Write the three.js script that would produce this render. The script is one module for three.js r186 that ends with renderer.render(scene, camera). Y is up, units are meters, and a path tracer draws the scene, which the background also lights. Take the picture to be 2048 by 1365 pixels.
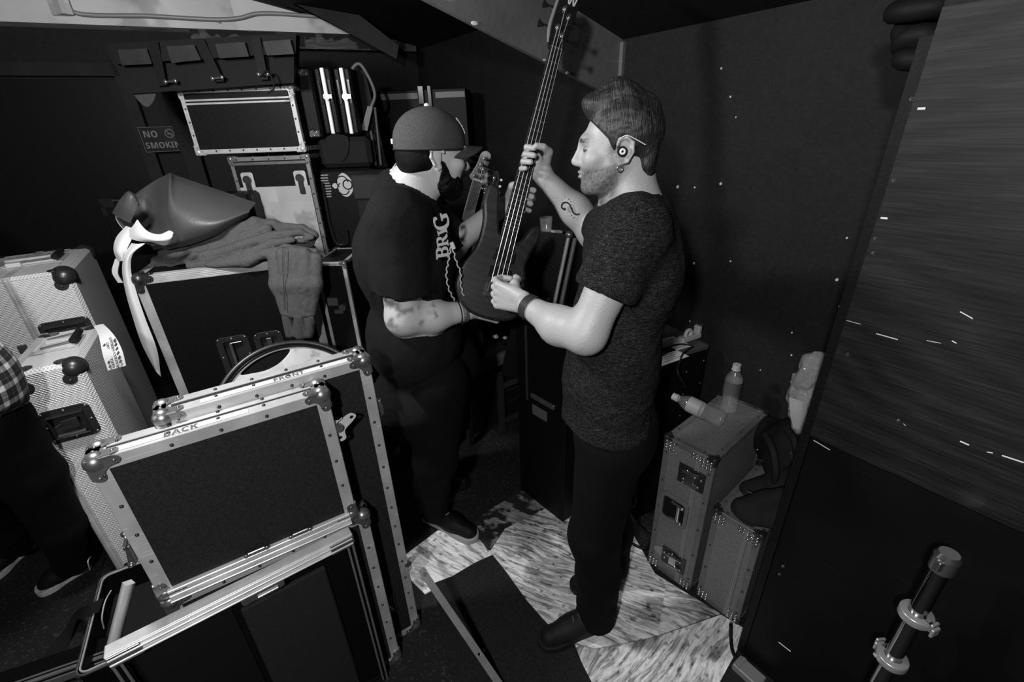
import * as THREE from 'three';
import { mergeGeometries } from 'three/addons/utils/BufferGeometryUtils.js';
import { FontLoader } from 'three/addons/loaders/FontLoader.js';
import { TextGeometry } from 'three/addons/geometries/TextGeometry.js';

// ---------------------------------------------------------------- camera, light, exposure
const scene = new THREE.Scene();
scene.background = new THREE.Color(0x000000);
const camera = new THREE.PerspectiveCamera(74.04, 2048 / 1365, 0.05, 30);
camera.position.set(0, 1.7, 0);
camera.rotation.order = 'YXZ';
camera.rotation.set(THREE.MathUtils.degToRad(-25.52), 0, THREE.MathUtils.degToRad(-2.05));
const renderer = new THREE.WebGLRenderer({ antialias: true });
renderer.toneMapping = THREE.LinearToneMapping;
renderer.toneMappingExposure = 1.0;
renderer.shadowMap.enabled = true;
const LAMPS = [                                   // bare bulb lamps hung from the ceiling: position, candela, bulb radius
  { at: [-1.03, 2.08, -1.03], cd: 4.9, r: 0.09 },
  { at: [-0.30, 2.0, 0.42], cd: 7.4, r: 0.045 },
];

// ---------------------------------------------------------------- helpers
let seed = 7;
function rnd() { seed = (seed * 1664525 + 1013904223) >>> 0; return seed / 4294967296; }
const V = (x, y, z) => new THREE.Vector3(x, y, z);
const A = (a) => new THREE.Vector3(a[0], a[1], a[2]);
const rad = THREE.MathUtils.degToRad;
const sstep = (a, b, x) => { const t = Math.min(1, Math.max(0, (x - a) / (b - a))); return t * t * (3 - 2 * t); };
const mix = (a, b, t) => a + (b - a) * t;
function hash3(x, y, z) { let h = (x * 374761393 + y * 668265263 + z * 2147483647 + 1013) | 0; h = Math.imul(h ^ (h >>> 13), 1274126177); h ^= h >>> 16; return (h >>> 0) / 4294967296; }
function vnoise(x, y, z = 0, per = 0) {
  const xi = Math.floor(x), yi = Math.floor(y), zi = Math.floor(z), fx = x - xi, fy = y - yi, fz = z - zi;
  const u = fx * fx * (3 - 2 * fx), v = fy * fy * (3 - 2 * fy), w = fz * fz * (3 - 2 * fz);
  const m = (k) => per ? ((k % per) + per) % per : k;
  const h = (a, b, c) => hash3(m(xi + a), m(yi + b), zi + c);
  return mix(mix(mix(h(0, 0, 0), h(1, 0, 0), u), mix(h(0, 1, 0), h(1, 1, 0), u), v), mix(mix(h(0, 0, 1), h(1, 0, 1), u), mix(h(0, 1, 1), h(1, 1, 1), u), v), w);
}
function fbm(x, y, z = 0, o = 4, per = 0) { let s = 0, a = 0.5, n = 0; for (let i = 0; i < o; i++) { s += a * vnoise(x, y, z + i * 7, per); n += a; x *= 2; y *= 2; z *= 2; per *= 2; a *= 0.5; } return s / n; }

// textures: fn(u, v) gives a grey value 0..1 (sRGB for colour maps)
function tex(size, fn, srgb = true, wide = 1) {
  const W = size * wide, d = new Uint8Array(W * size * 4);
  for (let j = 0; j < size; j++) for (let i = 0; i < W; i++) {
    const g = Math.max(0, Math.min(255, Math.round(255 * fn(i / W, j / size)))), k = (j * W + i) * 4;
    d[k] = d[k + 1] = d[k + 2] = g; d[k + 3] = 255;
  }
  const t = new THREE.DataTexture(d, W, size);
  t.magFilter = THREE.LinearFilter; t.minFilter = THREE.LinearFilter; t.wrapS = t.wrapT = THREE.RepeatWrapping;
  if (srgb) t.colorSpace = THREE.SRGBColorSpace;
  t.needsUpdate = true; return t;
}
function mat(g, rough = 0.6, metal = 0, o = {}) {          // g: linear grey albedo
  const { tile, ...rest } = o;
  const m = new THREE.MeshPhysicalMaterial({ roughness: rough, metalness: metal, ...rest });
  m.color.setRGB(g, g, g);
  if (g < 0.04 && !metal && rest.specularIntensity === undefined) m.specularIntensity = 0.3;
  m.userData.tile = tile || 0.4; return m;
}
const speck = tex(256, (u, v) => 0.62 + 0.38 * fbm(u * 64, v * 64, 1, 3, 64));
const grit = tex(256, (u, v) => fbm(u * 48, v * 48, 3, 3, 48), false);
const scuff = tex(512, (u, v) => { const n = fbm(u * 6, v * 6, 2, 5, 6); const l = vnoise(u * 5, v * 160, 4, 0); return 0.72 + 0.22 * n + (l > 0.9 && n > 0.5 ? 0.16 : 0); });
const weave = tex(128, (u, v) => 0.5 + 0.25 * Math.sin(u * 2 * Math.PI * 32) + 0.25 * Math.sin(v * 2 * Math.PI * 32), false);
const heather = tex(512, (u, v) => { const a = vnoise(u * 40, v * 256, 1, 0), b = vnoise(u * 160, v * 300, 5, 0); return 0.5 + 0.36 * (a - 0.5) + 0.5 * (b - 0.5) + (b > 0.88 ? 0.3 : 0); });
const dimple = tex(256, (u, v) => { const r = Math.floor(v * 16), x = (u * 10 + (r & 1) * 0.5) % 1, y = (v * 16) % 1; const q = Math.hypot((x - 0.5) * 1.25, (y - 0.5) * 1.15); return 1 - sstep(0.1, 0.52, q); }, false);
const grain = tex(1024, (u, v) => {                        // dark stained plywood, grain along u
  const w = fbm(u * 2.2, v * 3, 2, 3) * 1.3, y = v * 34 + w * 7;
  const ring = Math.abs((y % 2) - 1), fine = vnoise(u * 14, v * 420, 3), fine2 = vnoise(u * 30, v * 700, 6);
  return 0.36 + 0.12 * ring + 0.16 * (fine - 0.5) + 0.16 * (fine2 - 0.5) + 0.16 * (fbm(u * 3, v * 4, 9) - 0.5);
});
const plyFloor = tex(1024, (u, v) => {                     // bare worn plywood underfoot, grain along u
  const w = fbm(u * 3, v * 5, 12, 3), s = fbm(u * 10, v * 110 + w * 12, 4, 4), f = vnoise(u * 60, v * 380, 3);
  const stain = sstep(0.50, 0.68, fbm(u * 5, v * 5, 21, 4)), pit = sstep(0.72, 0.80, fbm(u * 30, v * 60, 31, 2));
  let g = 0.9 + 0.55 * (s - 0.5) + 0.20 * (f - 0.5) + 0.3 * (fbm(u * 4, v * 4, 8) - 0.5);
  g -= 0.26 * sstep(0.55, 0.70, fbm(u * 9, v * 80 + w * 8, 15, 3)); g -= 0.22 * stain; g -= 0.25 * pit; return g;
});
const plyDirty = tex(512, (u, v) => {                      // the same boards with black floor paint still on them
  const m = sstep(0.45, 0.56, fbm(u * 7, v * 10, 41, 5)), s = fbm(u * 9, v * 60, 4, 4);
  return mix(0.10 + 0.1 * vnoise(u * 90, v * 90, 2), 0.62 + 0.5 * (s - 0.5), m * 0.9);
});
const floorTex = tex(1024, (u, v) => { const n = fbm(u * 10, v * 10, 3, 5), f = fbm(u * 120, v * 160, 8, 2); return 0.135 + 0.09 * (n - 0.5) + (f > 0.74 ? 0.22 : f > 0.68 ? 0.06 : 0); });
const wallTex = tex(1024, (u, v) => { const n = fbm(u * 8, v * 8, 5, 5), f = fbm(u * 220, v * 220, 2, 2); return 0.80 + 0.14 * (n - 0.5) + 0.2 * (f - 0.5); });
const stainW = tex(512, (u, v) => { const n = fbm(u * 5, v * 3, 15, 5), s = sstep(0.6, 0.75, fbm(u * 8, v * 8, 27, 4)); return 0.92 + 0.22 * (n - 0.5) - 0.16 * s; });
const hairTex = tex(512, (u, v) => 0.42 + 0.65 * (fbm(u * 90, v * 7, 3, 3) - 0.5) + 0.5 * (vnoise(u * 220, v * 12, 9) - 0.5));
const leatherB = tex(256, (u, v) => 0.6 * fbm(u * 60, v * 60, 4, 3, 60) + 0.4 * fbm(u * 6, v * 6, 8, 3, 6), false);
const skinB = tex(256, (u, v) => fbm(u * 70, v * 70, 6, 3, 70), false);

const M = {
  wall: mat(0.025, 0.62, 0, { map: wallTex, tile: 1.6, bumpMap: grit, bumpScale: 0.0006 }),
  ceil: mat(0.014, 0.7, 0, { map: wallTex, tile: 1.2 }),
  beam: mat(0.2, 0.55, 0, { map: scuff, tile: 0.9, bumpMap: grit, bumpScale: 0.001 }),
  darkWood: mat(0.03, 0.6, 0, { map: scuff, tile: 0.5 }),
  white: mat(0.9, 0.7, 0, { map: stainW, tile: 1.6 }),
  panel: mat(0.088, 0.5, 0, { map: grain, tile: 0.9, bumpMap: grain, bumpScale: 0.0005, specularIntensity: 0.6 }),
  panelLow: mat(0.007, 0.5, 0, { map: scuff, tile: 0.7 }),
  floor: mat(0.34, 0.75, 0, { map: floorTex, tile: 0.9, bumpMap: grit, bumpScale: 0.001 }),
  ply: mat(1.0, 0.72, 0, { map: plyFloor, tile: 0.75, bumpMap: plyFloor, bumpScale: 0.0015 }),
  plyDirty: mat(0.8, 0.75, 0, { map: plyDirty, tile: 0.5 }),
  mat: mat(0.03, 0.85, 0, { map: speck, tile: 0.3, bumpMap: grit, bumpScale: 0.0008 }),
  rail: mat(0.75, 0.42, 0.35, { map: scuff, tile: 0.35 }),
  railDark: mat(0.32, 0.45, 0.45, { map: scuff, tile: 0.3 }),
  chrome: mat(0.72, 0.16, 0.95),
  steel: mat(0.42, 0.34, 0.8, { map: scuff, tile: 0.2 }),
  darkSteel: mat(0.10, 0.34, 0.7, { map: scuff, tile: 0.2 }),
  alu: mat(0.82, 0.36, 0.2, { bumpMap: dimple, bumpScale: 0.0022, tile: 0.11 }),
  aluPlain: mat(0.84, 0.36, 0.2, { map: scuff, tile: 0.3 }),
  lam: mat(0.007, 0.5, 0, { map: speck, tile: 0.2, bumpMap: grit, bumpScale: 0.0006 }),
  lamGrey: mat(0.36, 0.45, 0.3, { map: speck, tile: 0.15 }),
  lamMid: mat(0.013, 0.45, 0, { map: speck, tile: 0.2 }),
  lamWhite: mat(0.46, 0.6, 0, { map: stainW, tile: 0.7 }),
  foam: mat(0.035, 0.95, 0, { map: speck, tile: 0.08, bumpMap: grit, bumpScale: 0.002 }),
  black: mat(0.008, 0.6, 0),
  blackGloss: mat(0.012, 0.22, 0),
  rubber: mat(0.012, 0.8, 0),
  nylon: mat(0.012, 0.8, 0, { bumpMap: weave, bumpScale: 0.0006, tile: 0.12 }),
  vinylWin: mat(0.045, 0.3, 0, { map: scuff, tile: 0.2 }),
  tee: mat(0.065, 0.92, 0, { map: heather, tile: 0.3, bumpMap: weave, bumpScale: 0.0004, specularIntensity: 0.2 }),
  teeBlack: mat(0.013, 0.9, 0, { map: speck, tile: 0.12 }),
  jeans: mat(0.005, 0.9, 0, { map: speck, tile: 0.15, bumpMap: weave, bumpScale: 0.0004 }),
  cap: mat(0.1, 0.9, 0, { specularIntensity: 0.3, map: speck, tile: 0.08, bumpMap: weave, bumpScale: 0.0005 }),
  hair: mat(0.12, 0.5, 0, { map: hairTex, tile: 0.11, bumpMap: hairTex, bumpScale: 0.0012 }),
  hairBlack: mat(0.018, 0.7, 0, { map: hairTex, tile: 0.1, bumpMap: hairTex, bumpScale: 0.002 }),
  hood: mat(0.15, 0.95, 0, { specularIntensity: 0.3, map: speck, tile: 0.1, bumpMap: weave, bumpScale: 0.0006 }),
  hoodRib: mat(0.10, 0.95, 0, { map: speck, tile: 0.1 }),
  leather: mat(0.075, 0.45, 0, { bumpMap: leatherB, bumpScale: 0.0008, tile: 0.3 }),
  lining: mat(0.74, 0.8, 0, { side: THREE.DoubleSide }),
  bassWood: mat(0.075, 0.4, 0, { map: grain, tile: 0.5 }),
  fretboard: mat(0.012, 0.5, 0),
  maple: mat(0.34, 0.4, 0, { map: scuff, tile: 0.25 }),
  ivory: mat(0.7, 0.35, 0),
  paper: mat(0.66, 0.8, 0),
  cable: mat(0.012, 0.5, 0),
  whiteCable: mat(0.62, 0.6, 0),
  sole: mat(0.6, 0.7, 0, { map: stainW, tile: 0.2 }),
  greySole: mat(0.22, 0.7, 0, { map: stainW, tile: 0.2 }),
  plastic: new THREE.MeshPhysicalMaterial({ color: 0xffffff, roughness: 0.12, transmission: 0.94, thickness: 0, ior: 1.45 }),
  mark: mat(0.75, 0.6, 0),
};

function triUV(g, tile) {                                 // uv in metres, projected along each face's main axis
  const n = g.index ? g.toNonIndexed() : g, p = n.attributes.position, uv = new Float32Array(p.count * 2);
  const a = V(), b = V(), c = V(), e = V();
  for (let i = 0; i < p.count; i += 3) {
    a.fromBufferAttribute(p, i); b.fromBufferAttribute(p, i + 1); c.fromBufferAttribute(p, i + 2);
    e.copy(b).sub(a).cross(c.clone().sub(a));
    const ax = Math.abs(e.x), ay = Math.abs(e.y), az = Math.abs(e.z), k = ax > ay && ax > az ? 0 : ay > az ? 1 : 2;
    [a, b, c].forEach((q, j) => { uv[(i + j) * 2] = (k === 0 ? q.z : q.x) / tile; uv[(i + j) * 2 + 1] = (k === 1 ? q.z : q.y) / tile; });
  }
  n.setAttribute('uv', new THREE.BufferAttribute(uv, 2)); return n;
}
function merge(list) {
  const out = list.map((g) => { const n = g.index ? g.toNonIndexed() : g; const c = new THREE.BufferGeometry();
    c.setAttribute('position', n.attributes.position); if (!n.attributes.normal) n.computeVertexNormals(); c.setAttribute('normal', n.attributes.normal); return c; });
  return out.length === 1 ? out[0] : mergeGeometries(out);
}
const used = {};
function numbered(n) { if (!(n in used)) { used[n] = 0; return n; } used[n]++; return n + '_' + String(used[n]).padStart(3, '0'); }
function part(parent, name, geo, m, pos, rot) {            // a named mesh under parent (or under the scene)
  let g = Array.isArray(geo) ? merge(geo) : geo;
  if (m.map || m.bumpMap) { if (!g.userData.keepUV) g = triUV(g, m.userData.tile); }
  const o = new THREE.Mesh(g, m);
  o.name = parent === scene ? numbered(name) : name;
  if (pos) o.position.set(...pos); if (rot) o.rotation.set(...rot);
  o.castShadow = o.receiveShadow = true; parent.add(o); return o;
}
function tag(o, label, category, group) { Object.assign(o.userData, { label, category }); if (group) o.userData.group = group; return o; }
function thing(name, label, category, pos = [0, 0, 0], turn = 0, group) {
  const o = new THREE.Group(); o.name = numbered(name); o.position.set(...pos); o.rotation.y = rad(turn); scene.add(o); return tag(o, label, category, group);
}
function struct(name, geo, m, parent = scene) { const o = part(parent, name, geo, m); if (parent === scene) o.userData.kind = 'structure'; return o; }
function box(w, h, d, x = 0, y = 0, z = 0, c = 0.0015) {   // box with small chamfers
  c = Math.min(c, w * 0.3, h * 0.3, d * 0.3);
  const P = [], q = (sx, sy, sz, k) => V(sx * (w / 2 - (k === 0 ? 0 : c)) + x, sy * (h / 2 - (k === 1 ? 0 : c)) + y, sz * (d / 2 - (k === 2 ? 0 : c)) + z);
  const quad = (a, b, e, f) => P.push(a, b, e, a, e, f), S = [-1, 1];
  for (const s of S) {
    const f = (pts) => { if (s < 0) pts.reverse(); quad(...pts); };
    f([q(s, -1, -1, 0), q(s, 1, -1, 0), q(s, 1, 1, 0), q(s, -1, 1, 0)]);
    f([q(-1, s, -1, 1), q(-1, s, 1, 1), q(1, s, 1, 1), q(1, s, -1, 1)]);
    f([q(-1, -1, s, 2), q(1, -1, s, 2), q(1, 1, s, 2), q(-1, 1, s, 2)]);
  }
  for (const s of S) for (const t of S) {
    const f = (pts, pos) => { if (!pos) pts.reverse(); quad(...pts); };
    f([q(s, t, -1, 0), q(s, t, -1, 1), q(s, t, 1, 1), q(s, t, 1, 0)], s * t > 0);
    f([q(s, -1, t, 0), q(s, 1, t, 0), q(s, 1, t, 2), q(s, -1, t, 2)], s * t > 0);
    f([q(-1, s, t, 1), q(-1, s, t, 2), q(1, s, t, 2), q(1, s, t, 1)], s * t > 0);
    for (const r of S) { const tr = [q(s, t, r, 0), q(s, t, r, 1), q(s, t, r, 2)]; if (s * t * r < 0) tr.reverse(); P.push(...tr); }
  }
  const g = new THREE.BufferGeometry().setFromPoints(P); g.computeVertexNormals(); return g;
}
function hexa(b, t) {                                      // solid between polygon b (bottom) and polygon t (top), same count, any order
  const P = [], n = b.length, bb = b.map(A), tt = t.map(A), C = V(); [...bb, ...tt].forEach((p) => C.add(p)); C.multiplyScalar(1 / (2 * n));
  const tri = (a, c, d) => { const m = a.clone().add(c).add(d).multiplyScalar(1 / 3).sub(C), nn = c.clone().sub(a).cross(d.clone().sub(a)); if (nn.dot(m) < 0) P.push(a, d, c); else P.push(a, c, d); };
  const poly = (pts) => { const sh = THREE.ShapeUtils.triangulateShape(flat(pts), []); for (const f of sh) tri(pts[f[0]], pts[f[1]], pts[f[2]]); };
  const flat = (pts) => { const nn = V(); for (let i = 0; i < pts.length; i++) { const p = pts[i], q = pts[(i + 1) % pts.length]; nn.x += (p.y - q.y) * (p.z + q.z); nn.y += (p.z - q.z) * (p.x + q.x); nn.z += (p.x - q.x) * (p.y + q.y); }
    nn.normalize(); const u = V(Math.abs(nn.y) > 0.9 ? 1 : 0, Math.abs(nn.y) > 0.9 ? 0 : 1, 0).cross(nn).normalize(), w = nn.clone().cross(u); return pts.map((p) => new THREE.Vector2(p.dot(u), p.dot(w))); };
  poly(bb); poly(tt);
  for (let i = 0; i < n; i++) { const j = (i + 1) % n; tri(bb[i], bb[j], tt[j]); tri(bb[i], tt[j], tt[i]); }
  const g = new THREE.BufferGeometry().setFromPoints(P); g.computeVertexNormals(); return g;
}
function slab(pts, h, th) { return hexa(pts.map((p) => [p[0], h - th, p[2]]), pts.map((p) => [p[0], h, p[2]])); }   // floor polygon with its top at h
function tube(pts, r, seg = 32, rs = 8, closed = false) { return new THREE.TubeGeometry(new THREE.CatmullRomCurve3(pts.map((p) => Array.isArray(p) ? A(p) : p), closed), seg, r, rs, closed); }
function cyl(r0, r1, h, seg = 20) { return new THREE.CylinderGeometry(r0, r1, h, seg); }
function rod(a, b, r, r2 = r, seg = 12) {
  const p = Array.isArray(a) ? A(a) : a, q = Array.isArray(b) ? A(b) : b, d = q.clone().sub(p), g = cyl(r2, r, d.length(), seg);
  g.applyQuaternion(new THREE.Quaternion().setFromUnitVectors(V(0, 1, 0), d.normalize())); g.translate((p.x + q.x) / 2, (p.y + q.y) / 2, (p.z + q.z) / 2); return g;
}
function ball(r, x = 0, y = 0, z = 0, s = [1, 1, 1], seg = 14) { const g = new THREE.SphereGeometry(r, seg, Math.max(6, seg * 0.7 | 0)); g.scale(...s); g.translate(x, y, z); return g; }
function rrect(w, h, r, cx = 0, cy = 0, P = THREE.Shape) { const s = new P(), x = cx - w / 2, y = cy - h / 2; s.moveTo(x + r, y); s.lineTo(x + w - r, y); s.absarc(x + w - r, y + r, r, -Math.PI / 2, 0); s.lineTo(x + w, y + h - r); s.absarc(x + w - r, y + h - r, r, 0, Math.PI / 2); s.lineTo(x + r, y + h); s.absarc(x + r, y + h - r, r, Math.PI / 2, Math.PI); s.lineTo(x, y + r); s.absarc(x + r, y + r, r, Math.PI, Math.PI * 1.5); return s; }
function ext(shape, depth, bev = 0.001, z = 0) { const g = new THREE.ExtrudeGeometry(shape, { depth: Math.max(1e-4, depth - 2 * bev), bevelEnabled: bev > 0, bevelThickness: bev, bevelSize: bev, bevelOffset: -bev, bevelSegments: 2, curveSegments: 10 }); g.translate(0, 0, z + bev); return g; }
function poly(pts) { const s = new THREE.Shape(); pts.forEach((p, i) => i ? s.lineTo(p[0], p[1]) : s.moveTo(p[0], p[1])); s.closePath(); return s; }
function smooth(pts, n = 60) { const c = new THREE.CatmullRomCurve3(pts.map((p) => V(p[0], p[1], 0)), true, 'centripetal'); return poly(c.getPoints(n).map((p) => [p.x, p.y])); }
function at(g, x, y, z, rx = 0, ry = 0, rz = 0) { g.applyMatrix4(new THREE.Matrix4().makeRotationFromEuler(new THREE.Euler(rx, ry, rz))); g.translate(x, y, z); return g; }
function basis(o, pos, x, y, z) { o.matrix.makeBasis(x, y, z).setPosition(pos); o.matrix.decompose(o.position, o.quaternion, o.scale); return o; }
const fontB = await new FontLoader().loadAsync('fonts/droid/droid_sans_bold.typeface.json');
const fontS = await new FontLoader().loadAsync('fonts/droid/droid_serif_bold.typeface.json');
function text(str, size, th = 0.0006, font = fontB) { const g = new TextGeometry(str, { font, size, depth: th, curveSegments: 3, bevelEnabled: false }); g.computeBoundingBox(); const b = g.boundingBox; g.translate(-(b.max.x + b.min.x) / 2, -(b.max.y + b.min.y) / 2, 0); return g; }

// ---------------------------------------------------------------- the room
const W35 = { x: 0.5736, z: 0.8192 }, N35 = { x: -0.8192, z: 0.5736 }, WP = [1.0296, -1.5268];   // right wall: direction, inward normal, a point
const rw = (t, s, h) => [WP[0] + W35.x * t + N35.x * s, h, WP[1] + W35.z * t + N35.z * s];
const bw = (u, s, h) => [-2.72 + 0.921 * u + 0.39 * s, h, -3 - 0.39 * u + 0.921 * s];             // back wall the same way
const floor = struct('floor', hexa([[-3.5, -0.1, 1.7], [3.4, -0.1, 1.7], [-0.5, -0.1, -4.05], [-3.5, -0.1, -2.85]], [[-3.5, 0, 1.7], [3.4, 0, 1.7], [-0.5, 0, -4.05], [-3.5, 0, -2.85]]), M.floor);
struct('wall_right', hexa([rw(-2.95, 0, 0), rw(3.9, 0, 0), rw(3.9, -0.1, 0), rw(-2.95, -0.1, 0)], [rw(-2.95, 0, 2.3), rw(3.9, 0, 2.3), rw(3.9, -0.1, 2.3), rw(-2.95, -0.1, 2.3)]), M.wall);
struct('wall_back', hexa([bw(-0.9, 0, 0), bw(2.4, 0, 0), bw(2.4, -0.1, 0), bw(-0.9, -0.1, 0)], [bw(-0.9, 0, 3), bw(2.4, 0, 3), bw(2.4, -0.1, 3), bw(-0.9, -0.1, 3)]), M.wall);
struct('wall_left', hexa([[-3.4, 0, 1.6], [-3.5, 0, 1.6], [-3.5, 0, -2.8], [-3.4, 0, -2.8]], [[-3.4, 3, 1.6], [-3.5, 3, 1.6], [-3.5, 3, -2.8], [-3.4, 3, -2.8]]), M.wall);
struct('wall_front', hexa([[-3.5, 0, 1.6], [3.3, 0, 1.6], [3.3, 0, 1.7], [-3.5, 0, 1.7]], [[-3.5, 3, 1.6], [3.3, 3, 1.6], [3.3, 3, 1.7], [-3.5, 3, 1.7]]), M.wall);
const ch = (s) => 1.995 + 0.306 * s;
const CT = -0.9;                                           // the downstand beam runs along the ceiling here
struct('ceiling', [
  hexa([rw(CT, -0.05, ch(0)), rw(3.9, -0.05, ch(0)), rw(3.9, 2.4, ch(2.4)), rw(CT, 2.4, ch(2.4))], [rw(CT, -0.05, 3.1), rw(3.9, -0.05, 3.1), rw(3.9, 2.4, 3.1), rw(CT, 2.4, 3.1)]),
  hexa([rw(-3.2, 2.4, 2.73), rw(3.9, 2.4, 2.73), rw(3.9, 5.8, 2.73), rw(-3.2, 5.8, 2.73)], [rw(-3.2, 2.4, 3.1), rw(3.9, 2.4, 3.1), rw(3.9, 5.8, 3.1), rw(-3.2, 5.8, 3.1)]),
  hexa([rw(-3.2, -0.05, 2.2), rw(CT, -0.05, 2.2), rw(CT, 2.4, 2.73), rw(-3.2, 2.4, 2.73)], [rw(-3.2, -0.05, 3.1), rw(CT, -0.05, 3.1), rw(CT, 2.4, 3.1), rw(-3.2, 2.4, 3.1)]),
], M.ceil);
const bh = (s) => 1.785 + 0.306 * s;
const beam = struct('trim_1', hexa([rw(CT, 0, bh(0)), rw(CT, 2.4, bh(2.4)), rw(CT - 0.022, 2.4, bh(2.4)), rw(CT - 0.022, 0, bh(0))], [rw(CT, 0, 2.3), rw(CT, 2.4, 2.73), rw(CT - 0.022, 2.4, 2.73), rw(CT - 0.022, 0, 2.3)]), M.beam);
beam.userData.label = 'sloping downstand beam painted dark';
for (const [s, h, r] of [[0.31, 0, 0.009], [0.735, 0.004, 0.011], [0.43, 0.003, 0.006], [0.04, 0, 0.005], [0.12, 0, 0.004]])
  part(beam, 'paint_chip', at(ball(r, 0, 0, 0, [1.3, 0.6, 0.18]), ...rw(CT + 0.002, s, bh(s) + h), 0, rad(35)), M.mark);
struct('trim_2', [hexa([rw(CT - 0.02, -0.01, 1.775), rw(CT + 0.018, -0.01, 1.775), rw(CT + 0.018, 0.016, 1.775), rw(CT - 0.02, 0.016, 1.775)], [rw(CT - 0.02, -0.01, 2.0), rw(CT + 0.018, -0.01, 2.0), rw(CT + 0.018, 0.016, 2.0), rw(CT - 0.02, 0.016, 2.0)])], M.beam);
struct('trim_3', hexa([bw(-0.9, 0, 2.275), bw(2.2, 0, 2.275), bw(2.2, 0.14, 2.275), bw(-0.9, 0.14, 2.275)], [bw(-0.9, 0, 2.95), bw(2.2, 0, 2.95), bw(2.2, 0.14, 2.95), bw(-0.9, 0.14, 2.95)]), M.white).userData.label = 'white painted bulkhead above the back wall';
struct('trim_4', hexa([bw(0.9, 0, 2.19), bw(2.25, 0, 2.19), bw(2.25, 0.12, 2.19), bw(0.9, 0.12, 2.19)], [bw(0.9, 0, 2.274), bw(2.25, 0, 2.274), bw(2.25, 0.12, 2.274), bw(0.9, 0.12, 2.274)]), mat(0.3, 0.8, 0, { map: plyDirty, tile: 0.6 })).userData.label = 'rough timber edge under the bulkhead';
struct('trim_5', hexa([[-0.654, 2.093, -3.3], [-1.228, 2.389, -3.3], [-1.318, 2.445, -3.3], [-0.687, 2.117, -3.5]], [[-0.629, 2.161, -3.3], [-0.965, 2.415, -3.3], [-1.027, 2.458, -3.4], [-0.66, 2.188, -3.5]]), M.darkWood).userData.label = 'sloping dark timber under the stair';
// conduit along the bulkhead
const pipe = tag(part(scene, 'conduit_pipe', [tube([[-2.331, 2.388, -2.958], [-2.297, 2.347, -2.973], [-2.296, 2.325, -2.995], [-1.978, 2.322, -3.13], [-1.66, 2.32, -3.264], [-1.56, 2.332, -3.307], [-1.467, 2.358, -3.346], [-1.14, 2.359, -3.485], [-0.796, 2.361, -3.63]], 0.011, 80, 8), rod([-1.675, 2.325, -3.279], [-1.68, 2.305, -3.277], 0.012)], mat(0.35, 0.5, 0.2)), 'thin painted conduit pipe running along the white bulkhead', 'pipe');
const jbox = tag(part(scene, 'junction_box', box(0.1, 0.1, 0.05), M.white, [-2.34, 2.358, -2.976], [0, rad(-23), 0]), 'small white junction box where the conduit starts', 'box');
// door and sign on the back wall
const door = new THREE.Group(); door.name = 'door_1'; door.userData.kind = 'structure'; scene.add(door);
door.position.set(...bw(-0.02, 0.0, 0)); door.rotation.y = Math.atan2(0.39, 0.921);
part(door, 'door_leaf', box(0.92, 2.02, 0.04, 0, 1.01, 0.022), M.lamMid);
for (const s of [-1, 1]) part(door, 'door_jamb', box(0.07, 2.1, 0.07, s * 0.5, 1.05, 0.036), M.darkWood);
part(door, 'door_head', box(1.07, 0.07, 0.07, 0, 2.07, 0.036), M.darkWood);
for (let i = 0; i < 9; i++) part(door, 'paint_chip', box(0.006, 0.02 + 0.05 * rnd(), 0.002, -0.463, 1.0 + 0.11 * i + 0.05 * rnd(), 0.072, 0.0003), mat(0.3, 0.8));
const sign = thing('no_smoking_sign', 'dark wall sign reading NO SMOKING beside the stacked cases', 'sign', [-2.174, 1.69, -3.15]);
sign.scale.setScalar(0.78); sign.rotation.y = Math.atan2(0.39, 0.921);
part(sign, 'plate', box(0.32, 0.19, 0.006, 0.04), M.lamMid);
const sgm = mat(0.20, 0.6);
part(sign, 'border', [box(0.31, 0.003, 0.002, 0.04, 0.09, 0.004), box(0.31, 0.003, 0.002, 0.04, -0.09, 0.004), box(0.003, 0.18, 0.002, -0.113, 0, 0.004), box(0.003, 0.18, 0.002, 0.193, 0, 0.004)], sgm);
part(sign, 'lettering', [at(text('NO', 0.047), -0.045, 0.04, 0.0035), at(text('SMOKING', 0.044), 0.04, -0.042, 0.0035)], sgm);
part(sign, 'prohibition_symbol', [at(new THREE.TorusGeometry(0.03, 0.0045, 6, 28), 0.085, 0.04, 0.004), at(box(0.05, 0.006, 0.002), 0.085, 0.04, 0.004, 0, 0, -0.8), at(box(0.035, 0.006, 0.002), 0.085, 0.037, 0.004)], sgm);
{ const q = [-2.025, 1.696, -3.186]; struct('trim_6', at(box(0.1, 2.2, 0.05, 0, 1.1, 0, 0.003), q[0], 0, q[2], 0, Math.atan2(0.39, 0.921)), M.wall).userData.label = 'dark upright post beside the sign'; }
// bulbs
LAMPS.forEach((L, i) => {
  const t = thing('pendant_lamp', ['bare ceiling bulb on a long cord above the aluminium cases', 'bare ceiling bulb on a long cord behind the camera'][i], 'lamp', L.at, 0, 'bare ceiling bulbs');
  part(t, 'bulb', ball(L.r, 0, 0, 0, [1, 1, 1], 20), new THREE.MeshStandardMaterial({ color: 0xffffff, emissive: 0xffffff, emissiveIntensity: 2 }));
  part(t, 'socket', rod([0, L.r * 0.9, 0], [0, L.r + 0.06, 0], 0.022), M.black);
  part(t, 'cord', rod([0, L.r + 0.05, 0], [0, 2.73 - L.at[1] + (i ? -0.02 : 0), 0], 0.005), M.black);
  const l = new THREE.PointLight(0xffffff, L.cd, 0, 2); l.castShadow = true; l.shadow.radius = L.r / 0.02; t.add(l);
});
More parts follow.
